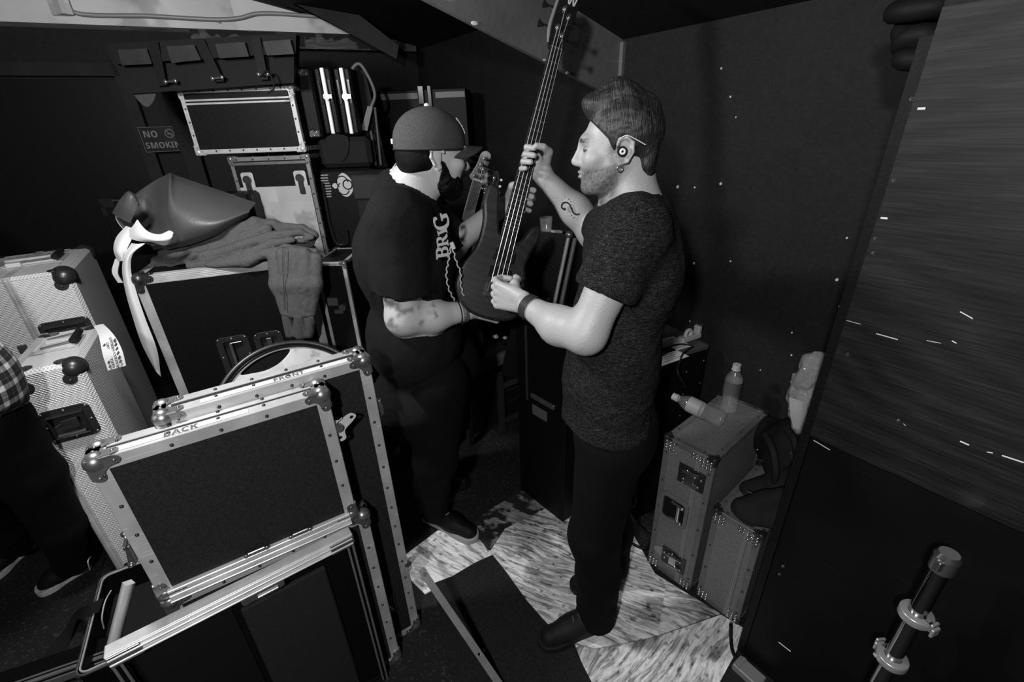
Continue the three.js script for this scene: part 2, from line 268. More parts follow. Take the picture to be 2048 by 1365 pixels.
// right-hand partition: stained plywood above, black board below
const pn = (t, s, h) => [0.765 + W35.x * t + N35.x * s, h, -0.944 + W35.z * t + N35.z * s];
const slabP = (t0, t1, h0, h1, s0, s1) => hexa([pn(t0, s0, h0), pn(t1, s0, h0), pn(t1, s1, h0), pn(t0, s1, h0)], [pn(t0, s0, h1), pn(t1, s0, h1), pn(t1, s1, h1), pn(t0, s1, h1)]);
const partition = new THREE.Group(); partition.name = 'wall_partition'; partition.userData.kind = 'structure'; scene.add(partition);
{
  const g = slabP(-0.0, 1.25, 0.945, 1.86, -0.03, 0), gg = g, p = gg.attributes.position, uv = new Float32Array(p.count * 2);
  for (let i = 0; i < p.count; i++) { const t = (p.getX(i) - 0.765) * W35.x + (p.getZ(i) + 0.944) * W35.z; uv[i * 2] = t / 1.1 + 0.1; uv[i * 2 + 1] = p.getY(i) / 0.95; }
  gg.setAttribute('uv', new THREE.BufferAttribute(uv, 2)); gg.userData.keepUV = true;
  part(partition, 'stained_plywood_sheet', gg, M.panel);
  part(partition, 'black_board', slabP(0.004, 1.25, 0, 0.94, -0.03, -0.004), M.panelLow);
  part(partition, 'edge_batten', slabP(-0.022, 0.0, 0, 1.82, -0.05, -0.006), M.lamMid);
  part(partition, 'top_edge_strip', slabP(0.0, 1.25, 1.86, 1.9, -0.03, -0.002), M.wall);
  for (const [t, h, l, r] of [[0.016, 1.703, 0.012, 0], [0.012, 1.503, 0.012, 0]]) part(partition, 'paint_nick', at(box(l, 0.004, 0.001), ...pn(t, 0.001, h), 0, rad(-55)), M.mark);
  const W = M.mark;
  const sc = (a, b, th) => { const p = A(a), q = A(b), d = q.clone().sub(p), g = box(d.length(), th, 0.0008, 0, 0, 0, 0.0002); const m = new THREE.Matrix4(), x = d.normalize(), z = V(N35.x, 0, N35.z), y = z.clone().cross(x).normalize(); m.makeBasis(x, y, z); g.applyMatrix4(m); g.translate((p.x + q.x) / 2, (p.y + q.y) / 2, (p.z + q.z) / 2); return g; };
  for (const [a, b, th] of [[[0.801, 1.26, -0.893], [0.823, 1.26, -0.86], 0.0022], [[0.766, 1.272, -0.942], [0.782, 1.272, -0.919], 0.0012], [[0.849, 1.274, -0.824], [0.862, 1.276, -0.806], 0.0012], [[0.869, 1.287, -0.794], [0.874, 1.284, -0.788], 0.002], [[0.866, 1.347, -0.799], [0.878, 1.339, -0.782], 0.002], [[0.771, 0.938, -0.935], [0.794, 0.932, -0.902], 0.0022], [[0.911, 1.085, -0.735], [0.919, 1.084, -0.723], 0.003], [[0.946, 1.088, -0.685], [0.963, 1.09, -0.661], 0.0028], [[0.934, 1.084, -0.701], [0.939, 1.086, -0.695], 0.002], [[0.858, 1.076, -0.811], [0.861, 1.073, -0.806], 0.001], [[0.816, 0.183, -0.876], [0.837, 0.184, -0.846], 0.004]])
    part(partition, 'scratch', sc(a, b, th), W);
  for (const q of [[0.764, 1.719, -0.946], [0.771, 1.575, -0.936], [0.771, 1.46, -0.937], [0.773, 1.43, -0.933], [0.78, 1.193, -0.924], [0.785, 0.485, -0.916], [0.784, 0.447, -0.918], [0.854, 1.079, -0.818]]) part(partition, 'screw_head', at(cyl(0.0045, 0.005, 0.003, 10), q[0] + N35.x * 0.0005, q[1], q[2] + N35.z * 0.0005, Math.PI / 2, 0, 0).rotateY(0), M.steel);
}
// paint chips and nail heads on the right wall
{
  const wr = scene.getObjectByName('wall_right');
  for (const [q, r] of [[[0.786, 1.859, -1.875], 0.004], [[0.816, 1.766, -1.832], 0.004], [[0.835, 1.699, -1.805], 0.003], [[0.717, 1.444, -1.974], 0.007], [[0.762, 1.448, -1.909], 0.004], [[0.825, 1.47, -1.819], 0.006], [[1.055, 1.942, -1.49], 0.005], [[0.788, 1.143, -1.872], 0.006], [[0.878, 1.184, -1.743], 0.004], [[1.09, 1.337, -1.441], 0.004], [[1.093, 1.198, -1.436], 0.006], [[1.11, 1.112, -1.411], 0.006], [[1.04, 0.971, -1.513], 0.004], [[1.05, 0.884, -1.498], 0.004], [[0.8, 0.881, -1.855], 0.004], [[0.938, 0.734, -1.658], 0.003], [[0.995, 0.778, -1.577], 0.003]])
    part(wr, 'paint_chip', ball(r, q[0] + N35.x * 0.0005, q[1], q[2] + N35.z * 0.0005, [1, 1, 0.6], 8), M.mark);
}
// floor coverings
const plyPiece = (name, pts, h, m, turn, label) => {
  const g0 = slab(pts, h, 0.006), g = g0, p = g.attributes.position, uv = new Float32Array(p.count * 2), c = Math.cos(turn), s = Math.sin(turn);
  for (let i = 0; i < p.count; i++) { uv[i * 2] = (p.getX(i) * c + p.getZ(i) * s) / m.userData.tile; uv[i * 2 + 1] = (-p.getX(i) * s + p.getZ(i) * c) / m.userData.tile; }
  g.setAttribute('uv', new THREE.BufferAttribute(uv, 2)); g.userData.keepUV = true;
  const o = part(floor, name, g, m); if (label) o.userData.label = label; return o;
};
plyPiece('plywood_board', [[-0.524, 0, -1.382], [-0.369, 0, -1.538], [-0.178, 0, -1.467], [-0.103, 0, -1.37], [-0.283, 0, -1.276], [-0.388, 0, -1.213], [-0.461, 0, -1.283]], 0.005, M.ply, 0.55);
plyPiece('plywood_board', [[-0.135, 0, -1.396], [-0.064, 0, -1.524], [0.183, 0, -1.666], [0.512, 0, -1.499], [0.557, 0, -1.266], [0.751, 0, -1.089], [0.482, 0, -1.015], [0.257, 0, -0.979], [0.188, 0, -0.999], [0.093, 0, -1.052], [0.014, 0, -1.166]], 0.006, M.ply, 0.45);
plyPiece('plywood_board', [[0.484, 0, -1.011], [0.753, 0, -1.085], [0.819, 0, -1.026], [0.742, 0, -0.946], [0.653, 0, -0.862], [0.599, 0, -0.813], [0.229, 0, -0.824], [0.188, 0, -0.995], [0.26, 0, -0.976]], 0.0055, M.ply, -0.75);
plyPiece('painted_board', [[-0.305, 0, -1.492], [-0.113, 0, -1.664], [0.066, 0, -1.792], [0.254, 0, -1.838], [0.196, 0, -1.672], [-0.059, 0, -1.53], [-0.139, 0, -1.402], [-0.183, 0, -1.479]], 0.005, M.plyDirty, 0.45, 'boards with patches of black floor paint left');
const jag = (pts) => pts;
tag(part(scene, 'rubber_mat', slab(jag([[-0.361, 0, -1.252], [-0.284, 0, -1.283], [-0.193, 0, -1.344], [-0.119, 0, -1.38], [-0.06, 0, -1.295], [0.018, 0, -1.168], [0.086, 0, -1.079], [0.1, 0, -1.063], [0.17, 0, -0.999], [0.187, 0, -0.964], [0.233, 0, -0.846], [0.316, 0, -0.715], [-0.235, 0, -0.731], [-0.243, 0, -0.891], [-0.283, 0, -1.015]]), 0.012, 0.011), M.mat), 'black rubber floor mat with a torn edge over the plywood', 'mat');

// ---------------------------------------------------------------- flight-case builders
// a case stands at its group's origin: x across the front, y up, front towards +z
const railCache = {};
function railGeo(len, wr, flute) {
  const k = [len.toFixed(3), wr, flute].join(); if (railCache[k]) return railCache[k].clone();
  const t = 0.0022, c = 0.0018, top = [];
  if (flute) for (let i = 1; i <= 4; i++) { const a = wr * i / 5; top.push([-a + 0.0014, 0], [-a, -0.0012], [-a - 0.0014, 0]); }
  const side = flute ? top.map(([a, b]) => [b, a]).reverse() : [];
  const g = new THREE.ExtrudeGeometry(poly([[-c, 0], ...top, [-wr, 0], [-wr, -t], [-t, -t], [-t, -wr], [0, -wr], ...side, [0, -c]]), { depth: len, bevelEnabled: false });
  g.translate(0, 0, -len / 2); return (railCache[k] = g).clone();
}
function placeRail(len, wr, pos, a, b, flute) {
  const g = railGeo(len, wr, flute), x = A(a), y = A(b), z = x.clone().cross(y);
  g.applyMatrix4(new THREE.Matrix4().makeBasis(x, y, z).setPosition(...pos)); return g;
}
const capPlate = (() => { const c = 0.042, s = new THREE.Shape(); s.moveTo(0.001, 0.001); s.lineTo(-c * 1.15, 0.001); s.absarc(-c * 1.1, -c * 0.28, c * 0.26, Math.PI / 2, Math.PI * 1.5); s.quadraticCurveTo(-c * 0.6, -c * 0.5, -c * 0.54, -c * 1.1); s.absarc(-c * 0.28, -c * 1.1, c * 0.26, Math.PI, Math.PI * 2); s.lineTo(0.001, -c); s.closePath();
  return new THREE.ExtrudeGeometry(s, { depth: 0.003, bevelEnabled: false, curveSegments: 5 }); })();
function corner(w, h, d, sx, sy, sz, k = 1) {
  const P = V(sx * w / 2, sy > 0 ? h : 0, sz * d / 2), S = [V(sx, 0, 0), V(0, sy, 0), V(0, 0, sz)], out = [];
  for (const [i, j, n] of [[0, 1, 2], [1, 2, 0], [2, 0, 1]]) {
    let a = S[i], b = S[j]; const nn = S[n]; if (a.clone().cross(b).dot(nn) < 0) [a, b] = [b, a];
    const g = capPlate.clone(); g.scale(k, k, 1); g.applyMatrix4(new THREE.Matrix4().makeBasis(a, b, nn).setPosition(P.x + nn.x * 0.0005, P.y + nn.y * 0.0005, P.z + nn.z * 0.0005)); out.push(g);
    for (const [u, v] of [[1.1, 0.28], [0.28, 1.1]]) out.push(ball(0.0042 * k, P.x - a.x * u * 0.042 * k - b.x * v * 0.042 * k + nn.x * 0.003, P.y - a.y * u * 0.042 * k - b.y * v * 0.042 * k + nn.y * 0.003, P.z - a.z * u * 0.042 * k - b.z * v * 0.042 * k + nn.z * 0.003, [1, 1, 1], 6));
  }
  out.push(ball(0.023 * k, P.x - sx * 0.013 * k, P.y - sy * 0.013 * k, P.z - sz * 0.013 * k, [1, 1, 1], 14));
  return merge(out);
}
function caseShell(o, { w, h, d, lam = M.lam, rail = M.rail, wr = 0.03, flute = false, holes = [], corners = true, rivets = 0.09, capM = M.steel, cap = 1, edges = 'all', inset = 0.0015 }) {
  if (holes.length) {
    const s = rrect(w - 2 * inset, h - 2 * inset, 0.001, 0, h / 2); for (const q of holes) s.holes.push(rrect(q[2], q[3], 0.014, q[0], q[1], THREE.Path));
    part(o, 'body', [ext(s, 0.026, 0, d / 2 - inset - 0.026), box(w - 2 * inset, h - 2 * inset, d - 2 * inset - 0.026, 0, h / 2, -0.013, 0.001)], lam);
  } else part(o, 'body', box(w - 2 * inset, h - 2 * inset, d - 2 * inset, 0, h / 2, 0, 0.001), lam);
  const riv = [];
  const R = (len, pos, a, b) => {
    part(o, 'edge_rail', placeRail(len, wr, pos, a, b, flute), rail);
    if (rivets) { const ax = A(a).cross(A(b)), n = Math.max(2, Math.round(len / rivets)); for (let i = 0; i < n; i++) { const t = ((i + 0.5) / n - 0.5) * len; for (const [f, g] of [[a, b], [b, a]]) riv.push(ball(0.0042, pos[0] + ax.x * t + f[0] * 0.0008 - g[0] * wr * 0.62, pos[1] + ax.y * t + f[1] * 0.0008 - g[1] * wr * 0.62, pos[2] + ax.z * t + f[2] * 0.0008 - g[2] * wr * 0.62, [1, 1, 1], 6)); } }
  };
  for (const sx of [-1, 1]) for (const sz of [-1, 1]) if (edges === 'all' || sz > 0) R(h, [sx * w / 2, h / 2, sz * d / 2], [sx, 0, 0], [0, 0, sz]);
  for (const sy of [0, 1]) for (const sz of [-1, 1]) if (edges === 'all' || sz > 0) R(w, [0, sy * h, sz * d / 2], [0, sy ? 1 : -1, 0], [0, 0, sz]);
  for (const sy of [0, 1]) for (const sx of [-1, 1]) if (edges === 'all') R(d, [sx * w / 2, sy * h, 0], [sx, 0, 0], [0, sy ? 1 : -1, 0]);
  if (riv.length) part(o, 'rivets', riv, M.darkSteel).userData.kind = 'stuff';
  if (corners) for (const sx of [-1, 1]) for (const sy of [-1, 1]) for (const sz of [-1, 1]) if (edges === 'all' || sz > 0) part(o, 'corner_cap', corner(w, h, d, sx, sy, sz, cap), capM);
}
function recess(o, name, cx, cy, w, h, z, m = M.darkSteel, bar = true) {     // recessed dish with a frame, bail handle and rivets
  const s = rrect(w + 0.044, h + 0.044, 0.024); s.holes.push(rrect(w - 0.004, h - 0.004, 0.012, 0, 0, THREE.Path));
  const g = new THREE.Group(); g.name = name; g.position.set(cx, cy, z); o.add(g);
  part(g, 'frame', ext(s, 0.004, 0.001), m);
  part(g, 'dish', [box(w, h, 0.002, 0, 0, -0.022), box(w, 0.003, 0.022, 0, h / 2 - 0.002, -0.01), box(w, 0.003, 0.022, 0, -h / 2 + 0.002, -0.01), box(0.003, h, 0.022, w / 2 - 0.002, 0, -0.01), box(0.003, h, 0.022, -w / 2 + 0.002, 0, -0.01)], m);
  const rv = []; for (const [a, b] of [[-1, -1], [-1, 1], [1, -1], [1, 1], [0, 1], [0, -1], [1, 0], [-1, 0]]) rv.push(ball(0.005, a * (w / 2 + 0.011), b * (h / 2 + 0.011), 0.004, [1, 1, 0.6], 8));
  part(g, 'rivets', rv, M.steel).userData.kind = 'stuff';
  return g;
}
function bail(g, w, h, vertical) {
  if (vertical) part(g, 'bail_handle', [rod([-w * 0.12, -h * 0.42, 0.002], [-w * 0.12, h * 0.42, 0.002], 0.007), rod([-w * 0.12, h * 0.42, 0.002], [w * 0.4, h * 0.42, -0.004], 0.004), rod([-w * 0.12, -h * 0.42, 0.002], [w * 0.4, -h * 0.42, -0.004], 0.004)], M.steel);
  else part(g, 'bail_handle', [rod([-w * 0.42, -h * 0.28, 0.004], [w * 0.42, -h * 0.28, 0.004], 0.008), rod([-w * 0.42, -h * 0.28, 0.004], [-w * 0.42, h * 0.3, -0.006], 0.004), rod([w * 0.42, -h * 0.28, 0.004], [w * 0.42, h * 0.3, -0.006], 0.004)], M.steel);
}
function twistLatch(g, k = 1) {                            // butterfly latch in a dish
  part(g, 'latch', [at(cyl(0.018 * k, 0.018 * k, 0.008, 18), 0, 0, -0.006, Math.PI / 2), box(0.05 * k, 0.008 * k, 0.008, 0, 0, 0.002), box(0.022 * k, 0.05 * k, 0.006, 0, 0.024 * k, -0.002), rod([-0.02 * k, -0.02 * k, 0], [0.024 * k, 0.014 * k, 0.006], 0.003 * k)], M.chrome);
}
// group helper: put the front-right (or front-left) top corner of a case of width w, depth d at a point, turned by deg
function caseAt(name, label, category, frontCorner, side, turn, w, d, group, y = 0) {
  const c = Math.cos(rad(turn)), s = Math.sin(rad(turn)), dx = -side * w / 2, dz = -d / 2;
  return thing(name, label, category, [frontCorner[0] + c * dx + s * dz, y, frontCorner[2] - s * dx + c * dz], turn, group);
}

// ---------------------------------------------------------------- left-hand pile
// big black case under the hoodie
const caseA = caseAt('flight_case', 'large black flight case with fluted aluminium edges under the grey hoodie', 'case', [-1.512, 1.2, -1.765], -1, 19.8, 0.66, 0.30, 'flight cases');
caseShell(caseA, { w: 0.66, h: 1.2, d: 0.30, wr: 0.036, flute: true, capM: M.darkSteel, cap: 1.25, rivets: 0, holes: [[-0.06, 0.79, 0.085, 0.15], [0.085, 0.80, 0.075, 0.12]] });
{ const g = recess(caseA, 'recessed_handle', -0.06, 0.79, 0.085, 0.15, 0.1485); bail(g, 0.085, 0.15, true); const l = recess(caseA, 'recessed_latch', 0.085, 0.80, 0.075, 0.12, 0.1485); twistLatch(l); }
// long case with steel edges on top of the pile
const caseB = thing('flight_case', 'wide black flight case with bright silver edges at the top of the pile', 'case', [-1.184, 1.622, -2.5], 0, 'flight cases');
caseShell(caseB, { w: 0.505, h: 0.27, d: 0.4, lam: M.lamMid, wr: 0.02, cap: 0.75, rivets: 0.06, capM: M.rail });
part(caseB, 'lid_rail', [box(0.465, 0.008, 0.004, 0, 0.222, 0.201), box(0.465, 0.008, 0.004, 0, 0.208, 0.201)], M.rail);
// tall white-fronted case below it
const caseC = thing('flight_case', 'tall flight case with white front panel and stencilled lettering', 'case', [-1.11, 0, -2.49], 0, 'flight cases');
caseShell(caseC, { w: 0.375, h: 1.605, d: 0.38, lam: M.lamMid, wr: 0.018, cap: 0.6, rivets: 0.07, rail: M.railDark });
part(caseC, 'white_front_panel', box(0.335, 1.42, 0.005, 0, 0.76, 0.192), M.lamWhite);
part(caseC, 'lid_rail', box(0.34, 0.014, 0.006, 0, 1.575, 0.191), M.steel);
for (const x of [-0.12, 0.13]) { const l = part(caseC, 'latch_plate', ext(rrect(0.058, 0.075, 0.012), 0.004, 0.001), M.rail, [x, 1.5, 0.192]); part(l, 'latch', [at(cyl(0.019, 0.019, 0.012, 18), 0, 0.005, 0.008, Math.PI / 2), box(0.024, 0.062, 0.01, 0, -0.035, 0.008)], M.darkSteel); }
part(caseC, 'stencil_lettering', [at(text('JESSIE J C', 0.019, 0.0004, fontS), 0.115, 1.21, 0.1948, 0, 0, -1.45), at(text('- MW -', 0.019, 0.0004, fontS), 0.085, 1.21, 0.1948, 0, 0, -1.45), at(text('FOH', 0.019, 0.0004, fontS), 0.055, 1.21, 0.1948, 0, 0, -1.45)], mat(0.16, 0.8));
part(caseC, 'smudge', [at(ball(0.008, 0, 0, 0, [0.8, 1.4, 0.05], 8), -0.045, 1.29, 0.1948), at(ball(0.004, 0, 0, 0, [1, 1, 0.05], 8), -0.06, 1.31, 0.1948)], mat(0.2, 0.8));
// soft gear bag with clear pockets
const bag = thing('gear_bag', 'long black soft bag with four clear pockets on top of the pile', 'bag');
part(bag, 'bag_body', hexa([[-1.586, 1.872, -2.22], [-0.886, 1.891, -2.22], [-0.968, 1.947, -2.5], [-1.693, 1.897, -2.5]], [[-1.672, 2.056, -2.28], [-0.867, 2.074, -2.28], [-0.925, 2.101, -2.5], [-1.763, 2.08, -2.5]]), M.nylon);
part(bag, 'front_flap', hexa([[-1.612, 1.981, -2.24], [-0.86, 1.998, -2.24], [-0.85, 1.998, -2.215], [-1.593, 1.981, -2.215]], [[-1.653, 2.061, -2.27], [-0.854, 2.075, -2.27], [-0.843, 2.071, -2.24], [-1.631, 2.056, -2.24]]), M.nylon);
part(bag, 'clear_pocket', hexa([[-1.571, 2.03, -2.212], [-1.453, 2.031, -2.212], [-1.446, 1.976, -2.204], [-1.573, 1.974, -2.204]], [[-1.566, 2.029, -2.206], [-1.449, 2.03, -2.206], [-1.442, 1.975, -2.198], [-1.568, 1.974, -2.198]]), M.vinylWin);
part(bag, 'clear_pocket', hexa([[-1.37, 2.036, -2.212], [-1.257, 2.038, -2.212], [-1.241, 1.984, -2.204], [-1.365, 1.977, -2.204]], [[-1.366, 2.035, -2.206], [-1.253, 2.037, -2.206], [-1.237, 1.983, -2.198], [-1.361, 1.976, -2.198]]), M.vinylWin);
part(bag, 'clear_pocket', hexa([[-1.17, 2.038, -2.212], [-1.049, 2.042, -2.212], [-1.041, 1.99, -2.204], [-1.163, 1.987, -2.204]], [[-1.167, 2.037, -2.206], [-1.046, 2.041, -2.206], [-1.038, 1.989, -2.198], [-1.16, 1.986, -2.198]]), M.vinylWin);
part(bag, 'clear_pocket', hexa([[-0.973, 2.041, -2.212], [-0.862, 2.045, -2.212], [-0.855, 1.993, -2.204], [-0.966, 1.991, -2.204]], [[-0.971, 2.04, -2.206], [-0.86, 2.044, -2.206], [-0.852, 1.992, -2.198], [-0.964, 1.99, -2.198]]), M.vinylWin);
part(bag, 'strap', hexa([[-1.451, 1.897, -2.205], [-1.413, 1.897, -2.205], [-1.41, 1.897, -2.2], [-1.448, 1.896, -2.2]], [[-1.445, 2.055, -2.225], [-1.406, 2.056, -2.225], [-1.403, 2.055, -2.22], [-1.442, 2.055, -2.22]]), M.black);
part(bag, 'strap', hexa([[-1.213, 1.904, -2.205], [-1.171, 1.904, -2.205], [-1.168, 1.904, -2.2], [-1.21, 1.903, -2.2]], [[-1.258, 2.057, -2.225], [-1.217, 2.057, -2.225], [-1.214, 2.056, -2.22], [-1.255, 2.056, -2.22]]), M.black);
part(bag, 'strap', hexa([[-1.019, 1.905, -2.205], [-0.985, 1.906, -2.205], [-0.983, 1.905, -2.2], [-1.017, 1.905, -2.2]], [[-1.029, 2.057, -2.225], [-0.987, 2.057, -2.225], [-0.985, 2.056, -2.22], [-1.026, 2.056, -2.22]]), M.black);
part(bag, 'hanging_strap_end', ext(smooth([[-0.045, 0.06], [0.06, 0.06], [0.05, 0], [0, -0.04], [-0.03, -0.01]], 24), 0.01, 0.002), mat(0.045, 0.8), [-1.552, 1.861, -2.25]);
for (const q of [[[-1.405, 1.909, -2.19], [-1.364, 1.911, -2.19]], [[-1.207, 1.915, -2.19], [-1.167, 1.918, -2.19]], [[-1.013, 1.924, -2.19], [-0.975, 1.924, -2.19]]]) part(bag, 'buckle', [rod(q[0], q[1], 0.0045), ball(0.009, ...q[0], [1, 1, 0.7], 8), ball(0.009, ...q[1], [1, 1, 0.7], 8)], M.chrome);
part(bag, 'strap_loop', tube([[-0.999, 1.917, -2.18], [-0.964, 1.933, -2.17], [-0.947, 1.899, -2.16], [-0.951, 1.867, -2.16], [-0.98, 1.853, -2.16]], 0.004, 24, 6), M.black);
// dark cases standing right of the pile
const hardA = thing('hard_case', 'black hard case with speckled silver corners between the pile and the silver-striped cases', 'case', [-0.893, 1.672, -2.36], 0, 'small hard cases');
part(hardA, 'body', box(0.07, 0.29, 0.3, 0, 0.146, -0.15, 0.01), M.lam);
for (const y of [0.27, 0.02]) part(hardA, 'corner_guard', [box(0.05, 0.028, 0.012, 0, y, 0.001, 0.004), ...Array.from({ length: 14 }, () => ball(0.0045, -0.025 + 0.05 * rnd(), y + (rnd() - 0.5) * 0.024, 0.007, [1, 1, 1], 6))], M.chrome);
const stripe = (pos, label) => { const o = thing('hard_case', label, 'case', pos, 0, 'small hard cases');
  part(o, 'shell', [box(0.03, 0.275, 0.12, -0.023, 0.14, -0.06, 0.008), box(0.03, 0.275, 0.12, 0.023, 0.14, -0.06, 0.008)], M.lam);
  part(o, 'silver_valance', box(0.018, 0.272, 0.125, 0, 0.14, -0.06, 0.003), mat(0.66, 0.4, 0.2)); part(o, 'clasp', [at(cyl(0.015, 0.015, 0.014, 14), 0.004, 0.16, 0.008, Math.PI / 2), box(0.034, 0.02, 0.01, 0.012, 0.16, 0.006)], M.chrome);
  for (const s of [-1, 1]) part(o, 'rib', box(0.012, 0.1, 0.006, s * 0.024, 0.18, 0.001), M.blackGloss); return o; };
stripe([-0.814, 1.685, -2.38], 'black upright hard case with a silver stripe, nearer the pile');
stripe([-0.727, 1.682, -2.38], 'black upright hard case with a silver stripe, nearer the hanging bag');
const softB = thing('soft_case', 'black padded soft case under the two silver-striped cases', 'bag', [-0.807, 1.536, -2.4], 0);
part(softB, 'body', box(0.25, 0.135, 0.13, 0.03, 0.07, -0.045, 0.02), M.nylon); part(softB, 'flap', at(ext(smooth([[-0.05, 0.05], [0.05, 0.05], [0.035, -0.03], [0, -0.06], [-0.035, -0.03]], 20), 0.008, 0.002), 0.01, 0.09, 0.02), M.nylon);
const caseD = thing('flight_case', 'black case with a round club sticker and a striped sticker', 'case', [-0.857, 1.143, -2.36], 0, 'flight cases');
part(caseD, 'body', box(0.26, 0.39, 0.36, 0.075, 0.195, -0.18, 0.012), M.lam);
part(caseD, 'side_frame', tube([[-0.045, 0.33, 0.008], [-0.047, 0.1, 0.008], [-0.03, 0.03, 0.01], [0.02, 0.03, 0.01], [0.03, 0.1, 0.01]], 0.008, 24, 6), M.blackGloss);
part(caseD, 'club_sticker', ext(smooth([[-0.062, 0.0], [-0.05, 0.012], [-0.035, 0.01], [-0.03, 0.035], [0, 0.058], [0.03, 0.035], [0.042, 0], [0.03, -0.035], [0, -0.055], [-0.03, -0.035], [-0.035, -0.01], [-0.05, -0.014]], 48), 0.0012, 0), mat(0.42, 0.5), [0.06, 0.315, 0.0015]);
part(caseD, 'sticker_line', [at(new THREE.TorusGeometry(0.022, 0.003, 6, 22), 0.075, 0.318, 0.0035), at(new THREE.TorusGeometry(0.028, 0.0025, 6, 22, 4), 0.051, 0.33, 0.0035), at(new THREE.TorusGeometry(0.028, 0.0025, 6, 22, 4), 0.051, 0.30, 0.0035, 0, 0, 2)], M.black);
part(caseD, 'striped_sticker', Array.from({ length: 9 }, (_, i) => box(0.036, 0.006, 0.0012, -0.03 - 0.004 * Math.sin(i), 0.365 - i * 0.0125, 0.002, 0.0002)), mat(0.22, 0.6));
const caseE = thing('flight_case', 'low black trunk with dotted silver edging beneath the stickered case', 'case', [-0.858, 1.138, -2.36], 0, 'flight cases'); caseE.position.y = 0;
part(caseE, 'body', box(0.29, 1.138, 0.38, 0.09, 0.569, -0.19, 0.006), M.lam);
part(caseE, 'edge_trim', [rod([-0.05, 1.05, 0.003], [0.03, 1.05, 0.003], 0.003), rod([-0.05, 1.05, 0.003], [-0.05, 0.92, 0.003], 0.003), rod([-0.03, 0.88, 0.004], [0.06, 0.88, 0.004], 0.004), rod([-0.03, 0.88, 0.004], [-0.03, 0.76, 0.004], 0.003), rod([-0.03, 0.76, 0.004], [0.06, 0.76, 0.004], 0.003)], M.darkSteel);
const caseF = thing('flight_case', 'narrow flight case with silver edges just right of the hoodie sleeve', 'case', [-0.878, 0.75, -2.02], 0, 'flight cases'); caseF.position.y = 0;
caseShell(caseF, { w: 0.14, h: 1.165, d: 0.28, lam: M.lamMid, wr: 0.016, cap: 0.5, rivets: 0, rail: M.rail });
caseF.position.x = -0.812; caseF.position.z = -2.15;
part(caseF, 'latch', [box(0.05, 0.04, 0.012, -0.02, 0.98, 0.146, 0.004), at(cyl(0.016, 0.016, 0.012, 14), 0.02, 0.95, 0.148, Math.PI / 2), box(0.04, 0.02, 0.01, 0.0, 0.93, 0.147)], M.steel);
// shoulder bag hanging behind
const hang = thing('shoulder_bag', 'dark shoulder bag hanging with looped strap behind the cases', 'bag');
part(hang, 'bag_body', hexa([[-0.694, 1.527, -2.5], [-0.609, 1.524, -2.5], [-0.646, 1.513, -2.65], [-0.735, 1.516, -2.65]], [[-0.7, 1.97, -2.5], [-0.653, 1.968, -2.5], [-0.68, 1.981, -2.62], [-0.734, 1.983, -2.62]]), M.nylon);
part(hang, 'strap', tube([[-0.707, 1.905, -2.46], [-0.697, 1.955, -2.45], [-0.661, 1.978, -2.45], [-0.629, 1.933, -2.45], [-0.608, 1.85, -2.45], [-0.642, 1.787, -2.45]], 0.008, 40, 6), mat(0.09, 0.6));
part(hang, 'strap_pad', hexa([[-0.7, 1.702, -2.45], [-0.669, 1.697, -2.45], [-0.667, 1.697, -2.44], [-0.697, 1.702, -2.44]], [[-0.651, 1.805, -2.45], [-0.628, 1.8, -2.45], [-0.625, 1.799, -2.44], [-0.648, 1.804, -2.44]]), mat(0.13, 0.7));
part(hang, 'hook', ball(0.008, -0.722, 1.899, -2.45), M.chrome);
part(hang, 'hanging_strap', [rod([-0.619, 1.798, -2.46], [-0.63, 1.539, -2.46], 0.006), rod([-0.655, 1.696, -2.46], [-0.656, 1.536, -2.46], 0.006)], mat(0.06, 0.7));
// tall cases at the back
const caseG = thing('flight_case', 'tall black case with a pale strip along its top behind the cap', 'case', [-0.482, 1.691, -2.95], -3, 'flight cases'); caseG.position.y = 0;
part(caseG, 'body', box(0.54, 1.9, 0.24, 0, 0.95, -0.12, 0.004), M.lam);
part(caseG, 'top_strip', [box(0.27, 0.032, 0.008, -0.14, 1.868, 0.002), box(0.17, 0.032, 0.008, 0.18, 1.868, 0.002)], mat(0.11, 0.5));
part(caseG, 'latch', [box(0.03, 0.09, 0.02, 0.015, 1.87, 0.01), box(0.02, 0.11, 0.02, 0.065, 1.86, 0.012)], M.blackGloss);
part(caseG, 'edge_strip', box(0.02, 1.84, 0.006, -0.26, 0.93, 0.002), mat(0.06, 0.5));
const caseH = thing('equipment_box', 'dark grey lidded box behind the man in the cap', 'case', [-0.53, 0, -2.03], 0);
part(caseH, 'body', box(0.24, 1.43, 0.28, 0, 0.715, -0.14, 0.005), mat(0.008, 0.6)); part(caseH, 'lid', box(0.25, 0.1, 0.29, 0, 1.48, -0.14, 0.006), mat(0.02, 0.6));
// amp head behind the leather
const amp = caseAt('amplifier_head', 'black amplifier head with rounded corners behind the leather cover', 'amplifier', [-1.812, 1.465, -2.1], -1, 7, 0.64, 0.13, undefined, 1.202);
part(amp, 'cabinet', box(0.64, 0.255, 0.13, 0, 0.128, 0, 0.014), M.lam);
for (const s of [-1, 1]) part(amp, 'corner_protector', [box(0.07, 0.045, 0.03, s * 0.288, 0.238, 0.054, 0.01), box(0.03, 0.08, 0.03, s * 0.309, 0.22, 0.054, 0.01)], M.blackGloss);
part(amp, 'top_trim', box(0.62, 0.008, 0.01, 0, 0.252, 0.061), mat(0.03, 0.3));

